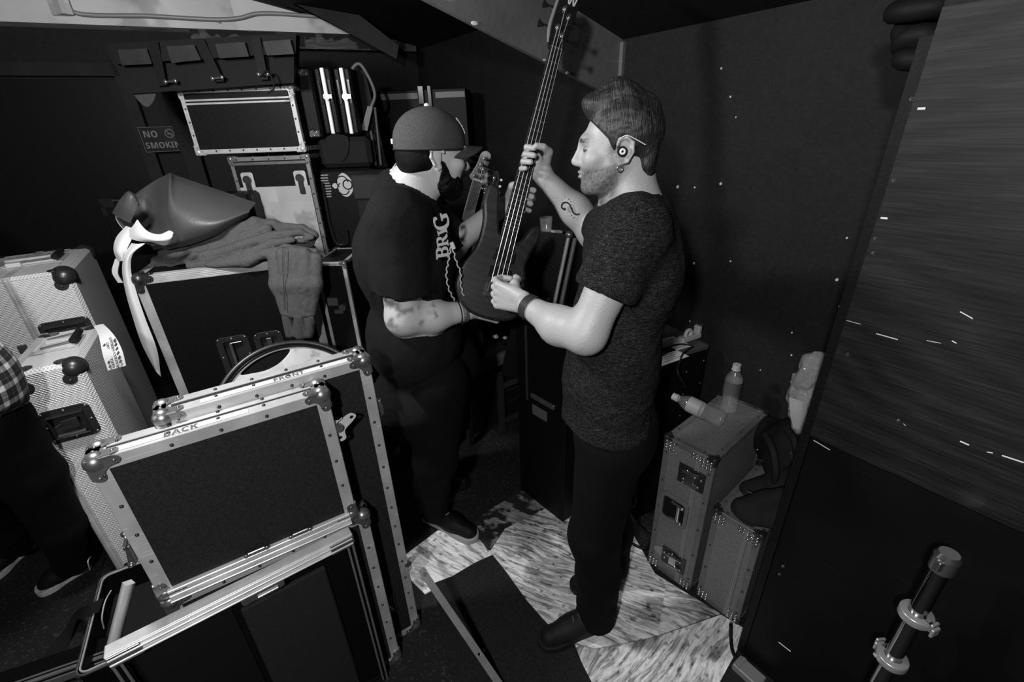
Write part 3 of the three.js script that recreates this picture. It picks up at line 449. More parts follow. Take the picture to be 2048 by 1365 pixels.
// ---------------------------------------------------------------- smooth solids: distance fields meshed with surface nets
const smin = (a, b, k) => { const h = Math.max(k - Math.abs(a - b), 0) / k; return Math.min(a, b) - h * h * k * 0.25; };
const smax = (a, b, k) => -smin(-a, -b, k);
function cap(a, b, r0, r1 = r0) {                         // tapered capsule
  const ax = a[0], ay = a[1], az = a[2], dx = b[0] - ax, dy = b[1] - ay, dz = b[2] - az, L = dx * dx + dy * dy + dz * dz || 1e-9;
  return (x, y, z) => { const px = x - ax, py = y - ay, pz = z - az; let t = (px * dx + py * dy + pz * dz) / L; t = t < 0 ? 0 : t > 1 ? 1 : t; const ex = px - dx * t, ey = py - dy * t, ez = pz - dz * t; return Math.sqrt(ex * ex + ey * ey + ez * ez) - (r0 + (r1 - r0) * t); };
}
function ell(c, r) { const [cx, cy, cz] = c, [a, b, d] = r; return (x, y, z) => { const px = (x - cx) / a, py = (y - cy) / b, pz = (z - cz) / d, k0 = Math.sqrt(px * px + py * py + pz * pz), k1 = Math.sqrt(px * px / (a * a) + py * py / (b * b) + pz * pz / (d * d)); return k1 < 1e-9 ? -Math.min(a, b, d) : k0 * (k0 - 1) / k1; }; }
function chain(pts, rs) { const out = []; for (let i = 0; i + 1 < pts.length; i++) out.push(cap(pts[i], pts[i + 1], Array.isArray(rs) ? rs[i] : rs, Array.isArray(rs) ? rs[i + 1] : rs)); return out; }
function union(list, k) { return (x, y, z) => { let d = list[0](x, y, z); for (let i = 1; i < list.length; i++) d = smin(d, list[i](x, y, z), k); return d; }; }
function frame(o, X, Y, Z, f, s = 1) {                    // evaluate f in a local frame (scaled by s)
  return (x, y, z) => { const px = x - o.x, py = y - o.y, pz = z - o.z; return s * f((px * X.x + py * X.y + pz * X.z) / s, (px * Y.x + py * Y.y + pz * Y.z) / s, (px * Z.x + py * Z.y + pz * Z.z) / s); };
}
function boundsOf(pts, m) { const lo = [1e9, 1e9, 1e9], hi = [-1e9, -1e9, -1e9]; for (const p of pts) for (let i = 0; i < 3; i++) { lo[i] = Math.min(lo[i], p[i] - m); hi[i] = Math.max(hi[i], p[i] + m); } return [lo, hi]; }
function nets(f, lo, hi, h) {
  const n = [0, 1, 2].map((i) => Math.ceil((hi[i] - lo[i]) / h) + 1), [nx, ny, nz] = n, F = new Float32Array(nx * ny * nz), id = (i, j, k) => (k * ny + j) * nx + i, B = 4;
  for (let k = 0; k < nz; k += B) for (let j = 0; j < ny; j += B) for (let i = 0; i < nx; i += B) {
    const c = f(lo[0] + (i + 1.5) * h, lo[1] + (j + 1.5) * h, lo[2] + (k + 1.5) * h), far = Math.abs(c) > h * 5.2;
    for (let c2 = k; c2 < Math.min(k + B, nz); c2++) for (let b = j; b < Math.min(j + B, ny); b++) for (let a = i; a < Math.min(i + B, nx); a++) F[id(a, b, c2)] = far ? c : f(lo[0] + a * h, lo[1] + b * h, lo[2] + c2 * h);
  }
  const idx = new Int32Array(nx * ny * nz).fill(-1), P = [], I = [];
  const E = [[0, 1], [2, 3], [4, 5], [6, 7], [0, 2], [1, 3], [4, 6], [5, 7], [0, 4], [1, 5], [2, 6], [3, 7]];
  for (let k = 0; k < nz - 1; k++) for (let j = 0; j < ny - 1; j++) for (let i = 0; i < nx - 1; i++) {
    const v = [F[id(i, j, k)], F[id(i + 1, j, k)], F[id(i, j + 1, k)], F[id(i + 1, j + 1, k)], F[id(i, j, k + 1)], F[id(i + 1, j, k + 1)], F[id(i, j + 1, k + 1)], F[id(i + 1, j + 1, k + 1)]];
    let m = 0; for (let q = 0; q < 8; q++) if (v[q] < 0) m++; if (m === 0 || m === 8) continue;
    let x = 0, y = 0, z = 0, c = 0;
    for (const [a, b] of E) if ((v[a] < 0) !== (v[b] < 0)) { const t = v[a] / (v[a] - v[b]); x += (a & 1) + ((b & 1) - (a & 1)) * t; y += ((a >> 1) & 1) + (((b >> 1) & 1) - ((a >> 1) & 1)) * t; z += (a >> 2) + ((b >> 2) - (a >> 2)) * t; c++; }
    idx[id(i, j, k)] = P.length / 3; P.push(lo[0] + (i + x / c) * h, lo[1] + (j + y / c) * h, lo[2] + (k + z / c) * h);
  }
  const q4 = (a, b, c, d, s) => { if (a < 0 || b < 0 || c < 0 || d < 0) return; if (s) I.push(a, b, c, a, c, d); else I.push(a, c, b, a, d, c); };
  for (let k = 1; k < nz - 1; k++) for (let j = 1; j < ny - 1; j++) for (let i = 1; i < nx - 1; i++) {
    const s = F[id(i, j, k)] < 0;
    if (s !== F[id(i + 1, j, k)] < 0) q4(idx[id(i, j - 1, k - 1)], idx[id(i, j, k - 1)], idx[id(i, j, k)], idx[id(i, j - 1, k)], s);
    if (s !== F[id(i, j + 1, k)] < 0) q4(idx[id(i - 1, j, k - 1)], idx[id(i - 1, j, k)], idx[id(i, j, k)], idx[id(i, j, k - 1)], s);
    if (s !== F[id(i, j, k + 1)] < 0) q4(idx[id(i - 1, j - 1, k)], idx[id(i, j - 1, k)], idx[id(i, j, k)], idx[id(i - 1, j, k)], s);
  }
  const N = new Float32Array(P.length), e = h * 0.5;
  for (let i = 0; i < P.length; i += 3) { const x = P[i], y = P[i + 1], z = P[i + 2], gx = f(x + e, y, z) - f(x - e, y, z), gy = f(x, y + e, z) - f(x, y - e, z), gz = f(x, y, z + e) - f(x, y, z - e), l = Math.hypot(gx, gy, gz) || 1; N[i] = gx / l; N[i + 1] = gy / l; N[i + 2] = gz / l; }
  const g = new THREE.BufferGeometry(); g.setAttribute('position', new THREE.Float32BufferAttribute(P, 3)); g.setAttribute('normal', new THREE.BufferAttribute(N, 3)); g.setIndex(I); return g;
}
function fold(x, y, z, k) { return fbm(x * k, y * k * 0.55, z * k + 31, 3) - 0.5; }
// a cloth sheet through a grid of points, with a second skin behind it
function sheet(rows, nu, nv, th) {
  const curves = rows.map((r) => new THREE.CatmullRomCurve3(r.map(A), false, 'centripetal')), P = [], I = [];
  for (let j = 0; j <= nu; j++) { const c = new THREE.CatmullRomCurve3(curves.map((q) => q.getPoint(j / nu)), false, 'centripetal'); for (let i = 0; i <= nv; i++) { const p = c.getPoint(i / nv); P.push(p.x, p.y, p.z); } }
  for (let j = 0; j < nu; j++) for (let i = 0; i < nv; i++) { const a = j * (nv + 1) + i, b = a + nv + 1; I.push(a, a + 1, b, b, a + 1, b + 1); }
  const g = new THREE.BufferGeometry(); g.setAttribute('position', new THREE.Float32BufferAttribute(P, 3)); g.setIndex(I); g.computeVertexNormals();
  const p = g.attributes.position, n = g.attributes.normal, g2 = g.clone(), p2 = g2.attributes.position, n2 = g2.attributes.normal;
  for (let i = 0; i < p.count; i++) { p2.setXYZ(i, p.getX(i) - n.getX(i) * th, p.getY(i) - n.getY(i) * th, p.getZ(i) - n.getZ(i) * th); n2.setXYZ(i, -n.getX(i), -n.getY(i), -n.getZ(i)); }
  const ii = g2.index.array; for (let i = 0; i < ii.length; i += 3) { const t = ii[i + 1]; ii[i + 1] = ii[i + 2]; ii[i + 2] = t; }
  return [g, g2];
}

// ---------------------------------------------------------------- dimpled aluminium cases
function aluCase(o, { w, h, d, seam, handle = true, frontLatch, k = 1 }) {
  part(o, 'body', box(w, h, d, 0, h / 2, 0, 0.014), M.alu);
  part(o, 'lid_seam', [box(0.026, h + 0.002, 0.004, seam, h / 2, d / 2 + 0.001), box(0.026, 0.004, d + 0.002, seam, h + 0.001, 0), box(0.004, h, 0.008, seam - 0.005, h / 2, d / 2 + 0.004), box(0.004, h, 0.008, seam + 0.007, h / 2, d / 2 + 0.004)], M.aluPlain);
  for (const sx of [-1, 1]) for (const sy of [-1, 1]) for (const sz of [-1, 1]) part(o, 'corner_cap', [ball(0.04 * k, sx * (w / 2 - 0.031), sy > 0 ? h - 0.031 : 0.031, sz * (d / 2 - 0.031), [1, 1, 1], 20), at(cyl(0.02 * k, 0.021 * k, 0.004, 16), sx * (w / 2 - 0.045), sy > 0 ? h - 0.06 : 0.06, sz * (d / 2 + 0.001), Math.PI / 2), ball(0.006, sx * (w / 2 - 0.045), sy > 0 ? h - 0.064 : 0.064, sz * (d / 2 + 0.005), [1, 1, 0.6], 8), at(cyl(0.02 * k, 0.021 * k, 0.004, 16), sx * (w / 2 - 0.055), sy > 0 ? h + 0.001 : -0.001, sz * (d / 2 - 0.03))], M.darkSteel);
  if (handle) {
    const hg = new THREE.Group(); hg.name = 'carry_handle'; hg.position.set(w * 0.05, h + 0.002, -0.02); o.add(hg);
    part(hg, 'base_plate', [box(w * 0.62, 0.004, d * 0.32, 0, 0.001, 0), box(w * 0.5, 0.012, 0.016, 0, 0.006, d * 0.1), box(w * 0.5, 0.012, 0.016, 0, 0.006, -d * 0.1)], M.aluPlain);
    part(hg, 'bail', [rod([-w * 0.22, 0.012, d * 0.12], [w * 0.25, 0.02, d * 0.12], 0.004), rod([-w * 0.22, 0.012, -d * 0.12], [w * 0.25, 0.02, -d * 0.12], 0.004)], M.steel);
    part(hg, 'grip', rod([w * 0.25, 0.022, -d * 0.13], [w * 0.25, 0.022, d * 0.13], 0.0125), M.rubber);
  }
  if (frontLatch) { const [x, y, a, b] = frontLatch, g = recess(o, 'recessed_handle', x, y, a, b, d / 2 + 0.001); g.children[1].position.z = 0.021; part(g, 'bail_handle', [rod([-a * 0.36, -b * 0.36, 0.024], [a * 0.4, -b * 0.36, 0.024], 0.008), rod([-a * 0.36, b * 0.05, 0.02], [a * 0.1, b * 0.3, 0.026], 0.003)], M.chrome); part(g, 'latch', [box(a * 0.2, b * 0.45, 0.01, a * 0.22, b * 0.1, 0.024), box(a * 0.3, b * 0.2, 0.008, a * 0.02, b * 0.2, 0.024)], M.darkSteel); }
}
const alu0 = caseAt('aluminium_case', 'large dimpled aluminium case standing furthest back on the left', 'case', [-1.891, 1.2, -1.916], 1, 32, 0.40, 0.56, 'dimpled aluminium cases');
aluCase(alu0, { w: 0.40, h: 1.2, d: 0.56, seam: -0.0, frontLatch: [0.105, 0.93, 0.13, 0.08], k: 1.15 });
part(alu0, 'worn_label', box(0.09, 0.001, 0.06, 0.1, 1.203, 0.12), mat(0.6, 0.7)); part(alu0, 'paper_tag', box(0.05, 0.02, 0.03, -0.02, 1.21, 0.05), mat(0.6, 0.7));
part(alu0, 'side_latch', [box(0.03, 0.03, 0.012, -0.055, 0.9, 0.284), box(0.02, 0.05, 0.01, -0.05, 0.88, 0.284)], M.steel);
const alu1 = caseAt('aluminium_case', 'slim dimpled aluminium case with a striped luggage tag in front of the larger one', 'case', [-1.526, 1, -1.432], 1, 30, 0.205, 0.40, 'dimpled aluminium cases');
aluCase(alu1, { w: 0.205, h: 1.0, d: 0.40, seam: -0.08, frontLatch: [0.0, 0.775, 0.1, 0.09] });
part(alu1, 'sticker_residue', [box(0.05, 0.001, 0.04, -0.05, 1.002, 0.03), box(0.03, 0.001, 0.06, -0.04, 1.002, -0.06)], mat(0.3, 0.8));
{ // striped tag hanging from the handle
  const t = thing('luggage_tag', 'striped paper luggage tag reading INTERNATIONAL CONNECTION on the slim aluminium case', 'tag');
  const P = [[[-1.508, 1.095, -1.52], [-1.45, 1.109, -1.5]], [[-1.405, 1.105, -1.42], [-1.339, 1.119, -1.4]], [[-1.36, 1.101, -1.37], [-1.294, 1.107, -1.36]], [[-1.333, 1.065, -1.33], [-1.265, 1.077, -1.33]], [[-1.325, 1.017, -1.315], [-1.26, 1.033, -1.315]]];
  const [g, g2] = sheet(P, 8, 20, 0.0012); part(t, 'paper', g, M.paper); part(t, 'paper_back', g2, M.paper);
  const a = A([-1.352, 1.104, -1.362]), b = A([-1.286, 1.11, -1.352]), c = A([-1.317, 1.021, -1.307]), d = A([-1.252, 1.037, -1.307]);
  const x = c.clone().sub(a).normalize(), up = b.clone().sub(a), z = up.clone().cross(x).negate().normalize(), y = z.clone().cross(x), cen = a.clone().add(b).add(c).add(d).multiplyScalar(0.25), m = new THREE.Matrix4().makeBasis(x, y, z).setPosition(cen);
  const put = (g0) => g0.applyMatrix4(m), ink = mat(0.06, 0.7);
  part(t, 'lettering', [put(at(text('INTERNATIONAL', 0.0092, 0.0004, fontS), 0.0, 0.009, 0.002)), put(at(text('CONNECTION', 0.0092, 0.0004, fontS), 0.0, -0.007, 0.002))], ink);
  for (const g9 of [...Array.from({ length: 6 }, (_, i) => put(at(box(0.007, 0.012, 0.0005), -0.04 + i * 0.015, 0.0225, 0.0015, 0, 0, 0.6))), ...Array.from({ length: 6 }, (_, i) => put(at(box(0.007, 0.010, 0.0005), -0.04 + i * 0.015, -0.02, 0.0015, 0, 0, 0.6)))]) part(t, 'stripe', g9, ink);
}
// ---------------------------------------------------------------- leather cover with pale lining
{
  const t = thing('leather_cover', 'dark leather cover with pale curling lining thrown over the large flight case', 'cover');
  const [g, g2] = sheet([
    [[-1.656, 1.408, -2], [-1.642, 1.466, -2.08], [-1.568, 1.518, -2.12], [-1.48, 1.554, -2.12], [-1.453, 1.56, -2.11], [-1.446, 1.551, -2.12], [-1.31, 1.496, -2.12], [-1.127, 1.422, -2.12]],
    [[-1.63, 1.42, -1.95], [-1.617, 1.449, -2.02], [-1.57, 1.472, -2.08], [-1.426, 1.528, -2.02], [-1.382, 1.541, -1.99], [-1.38, 1.527, -2.01], [-1.264, 1.477, -2.03], [-1.118, 1.416, -2.08]],
    [[-1.606, 1.392, -1.92], [-1.599, 1.404, -1.99], [-1.563, 1.402, -2.04], [-1.397, 1.476, -1.95], [-1.356, 1.491, -1.92], [-1.342, 1.481, -1.93], [-1.221, 1.438, -1.95], [-1.108, 1.412, -2.04]],
    [[-1.569, 1.354, -1.9], [-1.557, 1.36, -1.95], [-1.532, 1.349, -1.98], [-1.398, 1.411, -1.91], [-1.347, 1.43, -1.88], [-1.315, 1.429, -1.88], [-1.208, 1.404, -1.91], [-1.097, 1.41, -2]],
    [[-1.504, 1.319, -1.88], [-1.474, 1.33, -1.9], [-1.463, 1.321, -1.92], [-1.385, 1.354, -1.89], [-1.343, 1.365, -1.87], [-1.299, 1.369, -1.86], [-1.193, 1.375, -1.89], [-1.092, 1.404, -1.98]],
    [[-1.469, 1.3, -1.87], [-1.44, 1.309, -1.88], [-1.424, 1.302, -1.89], [-1.377, 1.311, -1.88], [-1.355, 1.314, -1.88], [-1.316, 1.321, -1.88], [-1.203, 1.349, -1.9], [-1.102, 1.395, -1.99]],
    [[-1.504, 1.268, -1.92], [-1.471, 1.275, -1.92], [-1.448, 1.27, -1.92], [-1.407, 1.277, -1.92], [-1.385, 1.28, -1.92], [-1.344, 1.287, -1.92], [-1.231, 1.321, -1.94], [-1.117, 1.379, -2.01]],
  ], 56, 44, 0.003);
  part(t, 'leather_skin', g, M.leather); part(t, 'inner_skin', g2, M.lining);
  const rib = (name, rows, m, m2) => { const [a, b] = sheet(rows, 6, 48, 0.003); part(t, name, a, m); part(t, name + '_back', b, m2); };
  rib('folded_flap', [[[-1.594, 1.431, -1.9], [-1.535, 1.413, -1.86], [-1.506, 1.396, -1.86]], [[-1.531, 1.479, -1.88], [-1.483, 1.464, -1.84], [-1.465, 1.439, -1.85]], [[-1.508, 1.506, -1.9], [-1.456, 1.503, -1.85], [-1.45, 1.468, -1.86]], [[-1.506, 1.509, -1.91], [-1.453, 1.489, -1.87], [-1.466, 1.42, -1.87]]], M.leather, M.leather);
  rib('lining_curl', [[[-1.458, 1.41, -1.84], [-1.474, 1.389, -1.83], [-1.51, 1.369, -1.84]], [[-1.435, 1.39, -1.82], [-1.445, 1.367, -1.8], [-1.496, 1.345, -1.82]], [[-1.399, 1.365, -1.8], [-1.401, 1.354, -1.78], [-1.449, 1.336, -1.8]], [[-1.363, 1.356, -1.8], [-1.351, 1.343, -1.77], [-1.4, 1.33, -1.8]], [[-1.335, 1.365, -1.81], [-1.307, 1.351, -1.78], [-1.358, 1.317, -1.8]], [[-1.345, 1.365, -1.83], [-1.31, 1.362, -1.8], [-1.318, 1.339, -1.8]]], M.lining, M.lining);
  rib('lining_band', [[[-1.53, 1.385, -1.86], [-1.497, 1.38, -1.84], [-1.478, 1.368, -1.84]], [[-1.572, 1.343, -1.84], [-1.526, 1.34, -1.81], [-1.501, 1.333, -1.82]], [[-1.584, 1.3, -1.82], [-1.541, 1.294, -1.79], [-1.531, 1.288, -1.81]], [[-1.588, 1.255, -1.82], [-1.547, 1.259, -1.8], [-1.54, 1.266, -1.82]]], M.lining, M.leather);
  rib('hanging_lining', [[[-1.512, 1.323, -1.83], [-1.462, 1.324, -1.8], [-1.437, 1.325, -1.81]], [[-1.535, 1.279, -1.8], [-1.492, 1.283, -1.765], [-1.48, 1.29, -1.78]], [[-1.557, 1.225, -1.79], [-1.513, 1.226, -1.755], [-1.505, 1.229, -1.77]], [[-1.57, 1.144, -1.78], [-1.523, 1.146, -1.745], [-1.51, 1.145, -1.76]], [[-1.576, 1.039, -1.77], [-1.524, 1.042, -1.735], [-1.51, 1.031, -1.75]], [[-1.578, 0.905, -1.76], [-1.528, 0.903, -1.73], [-1.511, 0.886, -1.745]], [[-1.559, 0.778, -1.75], [-1.536, 0.778, -1.73], [-1.538, 0.757, -1.74]]], M.lining, M.leather);
  rib('lower_flap', [[[-1.628, 1.254, -1.86], [-1.601, 1.251, -1.85]], [[-1.655, 1.2, -1.85], [-1.624, 1.196, -1.84]], [[-1.64, 1.157, -1.84], [-1.61, 1.159, -1.83]]], M.lining, M.leather);
}
// ---------------------------------------------------------------- hoodie
{
  const t = thing('hoodie', 'grey hooded sweatshirt draped over the large flight case with one sleeve hanging', 'clothing');
  const L = [
    ...chain([[-1.567, 1.2, -1.95], [-1.318, 1.214, -1.98], [-1.103, 1.228, -2], [-0.904, 1.243, -2.02]], [0.03, 0.036, 0.04, 0.036]),
    ...chain([[-1.508, 1.239, -1.98], [-1.344, 1.269, -1.98], [-1.177, 1.319, -1.98], [-1.092, 1.35, -2], [-1.027, 1.338, -2.03], [-0.977, 1.29, -2.04]], [0.022, 0.026, 0.03, 0.028, 0.024, 0.02]),
    ...chain([[-1.461, 1.235, -1.94], [-1.262, 1.269, -1.95], [-1.128, 1.304, -1.96], [-1.032, 1.335, -1.98]], [0.014, 0.02, 0.022, 0.02]),
    ...chain([[-1.426, 1.221, -1.92], [-1.276, 1.238, -1.92], [-1.143, 1.269, -1.93], [-1.016, 1.303, -1.95], [-0.898, 1.313, -1.98], [-0.855, 1.29, -1.98], [-0.885, 1.279, -1.96], [-0.946, 1.283, -1.95]], [0.014, 0.022, 0.022, 0.022, 0.018, 0.014, 0.011, 0.01]),
    ...chain([[-1.353, 1.205, -1.89], [-1.222, 1.218, -1.89], [-1.087, 1.247, -1.89], [-0.998, 1.279, -1.92], [-0.914, 1.291, -1.93]], [0.012, 0.018, 0.02, 0.02, 0.014]),
    ...chain([[-1.254, 1.212, -1.87], [-1.105, 1.219, -1.87], [-1.019, 1.247, -1.88], [-0.935, 1.267, -1.89], [-0.818, 1.243, -1.9], [-0.792, 1.22, -1.92]], [0.012, 0.018, 0.02, 0.018, 0.016, 0.012]),
    ...chain([[-1.473, 1.194, -1.92], [-1.37, 1.225, -1.9], [-1.318, 1.253, -1.9]], 0.008),
    ...chain([[-1.008, 1.327, -2.04], [-0.91, 1.319, -2.04], [-0.858, 1.29, -2.02], [-0.871, 1.256, -2]], [0.018, 0.018, 0.018, 0.014]),
  ];
  const SL = [[[-0.985, 1.237, -1.868], [-0.986, 1.118, -1.845], [-0.978, 0.996, -1.84]], [[-0.933, 1.254, -1.86], [-0.936, 1.125, -1.832], [-0.946, 0.996, -1.832]], [[-0.885, 1.257, -1.856], [-0.889, 1.129, -1.826], [-0.916, 0.993, -1.83]], [[-0.842, 1.251, -1.858], [-0.852, 1.122, -1.83], [-0.888, 0.994, -1.832]], [[-0.801, 1.226, -1.866], [-0.821, 1.116, -1.845], [-0.864, 0.992, -1.84]]].map((q) => chain(q, [0.022, 0.022, 0.018])).flat();
  const f0 = union(L, 0.012), f1 = union(SL, 0.03);
  const f = (x, y, z) => { const n = fbm(x * 9 + 3, y * 16, z * 9, 3), cr = Math.abs(fbm(x * 12, y * 24, z * 12 + 9, 2) - 0.5); return smin(f0(x, y, z) + 0.016 * (n - 0.5) + 0.010 * (0.14 - cr), f1(x, y, z) + 0.012 * (fbm(x * 18, y * 7, z * 18 + 5, 3) - 0.5), 0.012) + 0.002 * (vnoise(x * 70, y * 70, z * 70) - 0.5); };
  const [lo, hi] = boundsOf([[-1.474, 1.203, -1.82], [-0.83, 1.358, -2.12], [-0.999, 0.973, -1.82], [-0.823, 0.949, -1.86]], 0.07);
  part(t, 'sweatshirt', nets(f, lo, hi, 0.006), M.hood);
  const cf = union([...chain([[-0.975, 0.978, -1.838], [-0.981, 0.898, -1.836]], 0.021), ...chain([[-0.916, 0.98, -1.828], [-0.934, 0.895, -1.828]], 0.024), ...chain([[-0.871, 0.974, -1.838], [-0.897, 0.895, -1.836]], 0.021)], 0.02);
  const [l2, h2] = boundsOf([[-0.968, 0.991, -1.83], [-0.894, 0.876, -1.84]], 0.04);
  part(t, 'ribbed_cuff', nets((x, y, z) => cf(x, y, z) + 0.0012 * Math.sin(x * 420), l2, h2, 0.005), M.hoodRib);
  part(t, 'sleeve_seam', tube([[-0.901, 1.294, -1.81], [-0.917, 1.219, -1.8], [-0.934, 1.126, -1.795], [-0.956, 1.026, -1.798]], 0.0018, 24, 5), M.hoodRib);
}
// ---------------------------------------------------------------- lids and open shells in the foreground
function lidOf(name, label, frontRight, turn, w, h, d, y0, o2 = {}) {
  const o = caseAt(name, label, 'case', frontRight, 1, turn, w, d, 'shallow flight cases', y0);
  caseShell(o, { w, h, d, lam: mat(0.03, 0.5, 0, { map: speck, tile: 0.2 }), wr: 0.03, rivets: 0.085, cap: 0.95, capM: M.steel, ...o2 });
  return o;
}
const triPlate = (o, x, y, z, s = 1) => { const g = new THREE.Group(); g.name = 'bracket'; g.position.set(x, y, z); g.rotation.z = 0.1; g.scale.setScalar(s); o.add(g);
  const sh = smooth([[-0.012, 0.028], [0.012, 0.024], [0.04, 0.03], [0.052, 0.018], [0.04, 0.006], [0.014, -0.012], [0.01, -0.036], [-0.004, -0.04], [-0.014, -0.03]], 40);
  const c = (x0, y0, r) => { const p = new THREE.Path(); p.absarc(x0, y0, r, 0, Math.PI * 2); return p; }; sh.holes.push(c(0.04, 0.018, 0.005), c(-0.003, -0.028, 0.005));
  part(g, 'plate', ext(sh, 0.003, 0.0005), mat(0.66, 0.4, 0.3)); part(g, 'bolt', [at(cyl(0.0125, 0.0135, 0.01, 16), 0, 0.006, 0.006, Math.PI / 2), rod([-0.02, 0.012, 0.006], [0.018, 0.03, 0.006], 0.002)], M.steel); return g; };
const butterfly = (o, x, y, z, ry) => { const g = new THREE.Group(); g.name = 'butterfly_latch'; g.position.set(x, y, z); g.rotation.y = ry; o.add(g);
  part(g, 'wing', [box(0.05, 0.012, 0.006, 0.01, 0.014, 0.01), box(0.026, 0.03, 0.004, -0.022, 0.004, 0.012), rod([0.008, 0.012, 0.01], [0.022, -0.036, 0.016], 0.005), ball(0.009, 0.022, -0.04, 0.016, [1.2, 0.8, 1], 8), ball(0.008, -0.008, 0.022, 0.012, [1, 1, 1], 8)], M.chrome); part(g, 'base', box(0.05, 0.05, 0.004, 0.014, -0.004, 0.002), M.steel); return g; };
const lidFront = lidOf('shallow_flight_case', 'tall shallow black flight case marked FRONT, its silver edge rising behind the BACK lid', [-0.387, 0, -1.086], 33, 0.473, 1.15, 0.075, 0);
const pen = mat(0.1, 0.7);
part(lidFront, 'tape', box(0.34, 0.0008, 0.018, 0.02, 1.1508, 0.022, 0.0002), mat(0.62, 0.6));
part(lidFront, 'lettering', at(text('FRONT', 0.016, 0.0005), 0.04, 1.1515, 0.022, -Math.PI / 2), pen);
butterfly(lidFront, 0.2365, 0.97, 0.005, Math.PI / 2); triPlate(lidFront, 0.236, 0.335, 0.03, 0.9);
{ const g = new THREE.Group(); g.name = 'corner_latch'; g.position.set(0.13, 0.2, 0.038); lidFront.add(g); part(g, 'dish', box(0.08, 0.1, 0.004, 0, 0, 0.002), M.darkSteel); part(g, 'wing', [box(0.04, 0.02, 0.006, -0.01, 0.04, 0.008), rod([0.0, 0.04, 0.008], [0.024, -0.02, 0.01], 0.004)], M.chrome); }
const lidBack = lidOf('shallow_flight_case', 'shallow black flight case marked BACK with silver edges, standing on another case', [-0.459, 0, -0.958], 31.5, 0.463, 0.42, 0.07, 0.705);
part(lidBack, 'tape', box(0.24, 0.0008, 0.016, -0.06, 0.4208, 0.02, 0.0002), mat(0.62, 0.6));
part(lidBack, 'lettering', at(text('BACK', 0.018, 0.0005), -0.07, 0.4215, 0.02, -Math.PI / 2), pen);
part(lidBack, 'tongue_rail', [box(0.425, 0.008, 0.012, 0, 0.026, 0.04), box(0.425, 0.006, 0.008, 0, 0.012, 0.044), box(0.425, 0.004, 0.02, 0, 0.002, 0.045)], M.aluPlain);
for (const x of [-0.02, 0.085]) part(lidBack, 'latch_tongue', [box(0.04, 0.012, 0.006, x, 0.036, 0.044), ball(0.006, x - 0.024, 0.034, 0.044, [1, 1, 0.6], 8), ball(0.006, x + 0.024, 0.034, 0.044, [1, 1, 0.6], 8)], M.steel);
butterfly(lidBack, -0.2325, 0.17, 0.0, -Math.PI / 2); triPlate(lidBack, 0.238, 0.295, 0.02);
part(lidBack, 'hinge_plate', ext(rrect(0.05, 0.12, 0.012), 0.004, 0.001), M.darkSteel, [0.233, 0.09, -0.02], [0, Math.PI / 2, 0]);
const lidThird = lidOf('shallow_flight_case', 'shallow black flight case under the one marked BACK, only its right silver edge showing', [-0.436, 0, -0.974], 32, 0.49, 0.703, 0.055, 0, { capM: M.steel });
// open shell with foam, standing in front of them
const shell = caseAt('open_case_shell', 'open flight case shell lined with black foam, in front of the case marked BACK', 'case', [-0.467, 0, -0.912], 1, 35, 0.537, 0.03);
{ const w = 0.537, h = 0.685, d = 0.03;
  part(shell, 'back_panel', box(w, h, 0.006, 0, h / 2, -d / 2 + 0.003), M.lam);
  for (const s of [-1, 1]) part(shell, 'side_wall', box(0.01, h, d, s * (w / 2 - 0.005), h / 2, 0), M.lam);
  part(shell, 'end_wall', box(w, 0.01, d, 0, h - 0.005, 0), M.lam); part(shell, 'end_wall', box(w, 0.01, d, 0, 0.005, 0), M.lam);
  const rimS = M.aluPlain;
  part(shell, 'rim_rail', [box(w + 0.004, 0.03, 0.004, 0, h - 0.014, d / 2 + 0.001), box(w + 0.004, 0.003, 0.03, 0, h + 0.0015, 0), box(w, 0.006, 0.01, 0, h - 0.008, d / 2 + 0.005), box(w, 0.006, 0.01, 0, h - 0.024, d / 2 + 0.005)], rimS);
  for (const s of [-1, 1]) part(shell, 'rim_rail', [box(0.006, h, 0.008, s * (w / 2 - 0.003), h / 2, d / 2 + 0.003), box(0.006, h - 0.02, 0.006, s * (w / 2 - 0.016), h / 2, d / 2 + 0.002)], M.railDark);
  part(shell, 'foam_pad', box(0.21, h - 0.09, 0.014, 0.08, h / 2 - 0.035, -0.004, 0.004), M.foam);
  part(shell, 'foam_pad', box(0.2, h - 0.05, 0.006, -0.14, h / 2, -0.008, 0.002), M.black);
  part(shell, 'latch_tongue', [ext(rrect(0.1, 0.026, 0.008), 0.004, 0.001, d / 2 + 0.004).translate(0.035, h - 0.036, 0), box(0.05, 0.008, 0.006, 0.045, h - 0.042, d / 2 + 0.01)], M.steel);
  part(shell, 'corner_plate', [box(0.06, 0.034, 0.004, w / 2 - 0.03, h - 0.016, d / 2 + 0.006), box(0.004, 0.034, 0.03, w / 2 + 0.002, h - 0.016, 0)], M.steel);
  part(shell, 'corner_plate', [box(0.06, 0.034, 0.004, -w / 2 + 0.03, h - 0.016, d / 2 + 0.006), box(0.004, 0.034, 0.03, -w / 2 - 0.002, h - 0.016, 0)], M.steel);
}
tag(part(scene, 'metal_stay', (() => { const p = A([-0.909, 0.77, -0.72]), q = A([-0.954, 0.636, -0.66]); return [rod(p, q, 0.013, 0.013, 4)]; })(), M.aluPlain), 'pale flat metal stay between the case marked BACK and the open shell', 'bar');
const bar = thing('metal_bar', 'long flat aluminium bar running from a case bracket to the floor mat', 'bar');
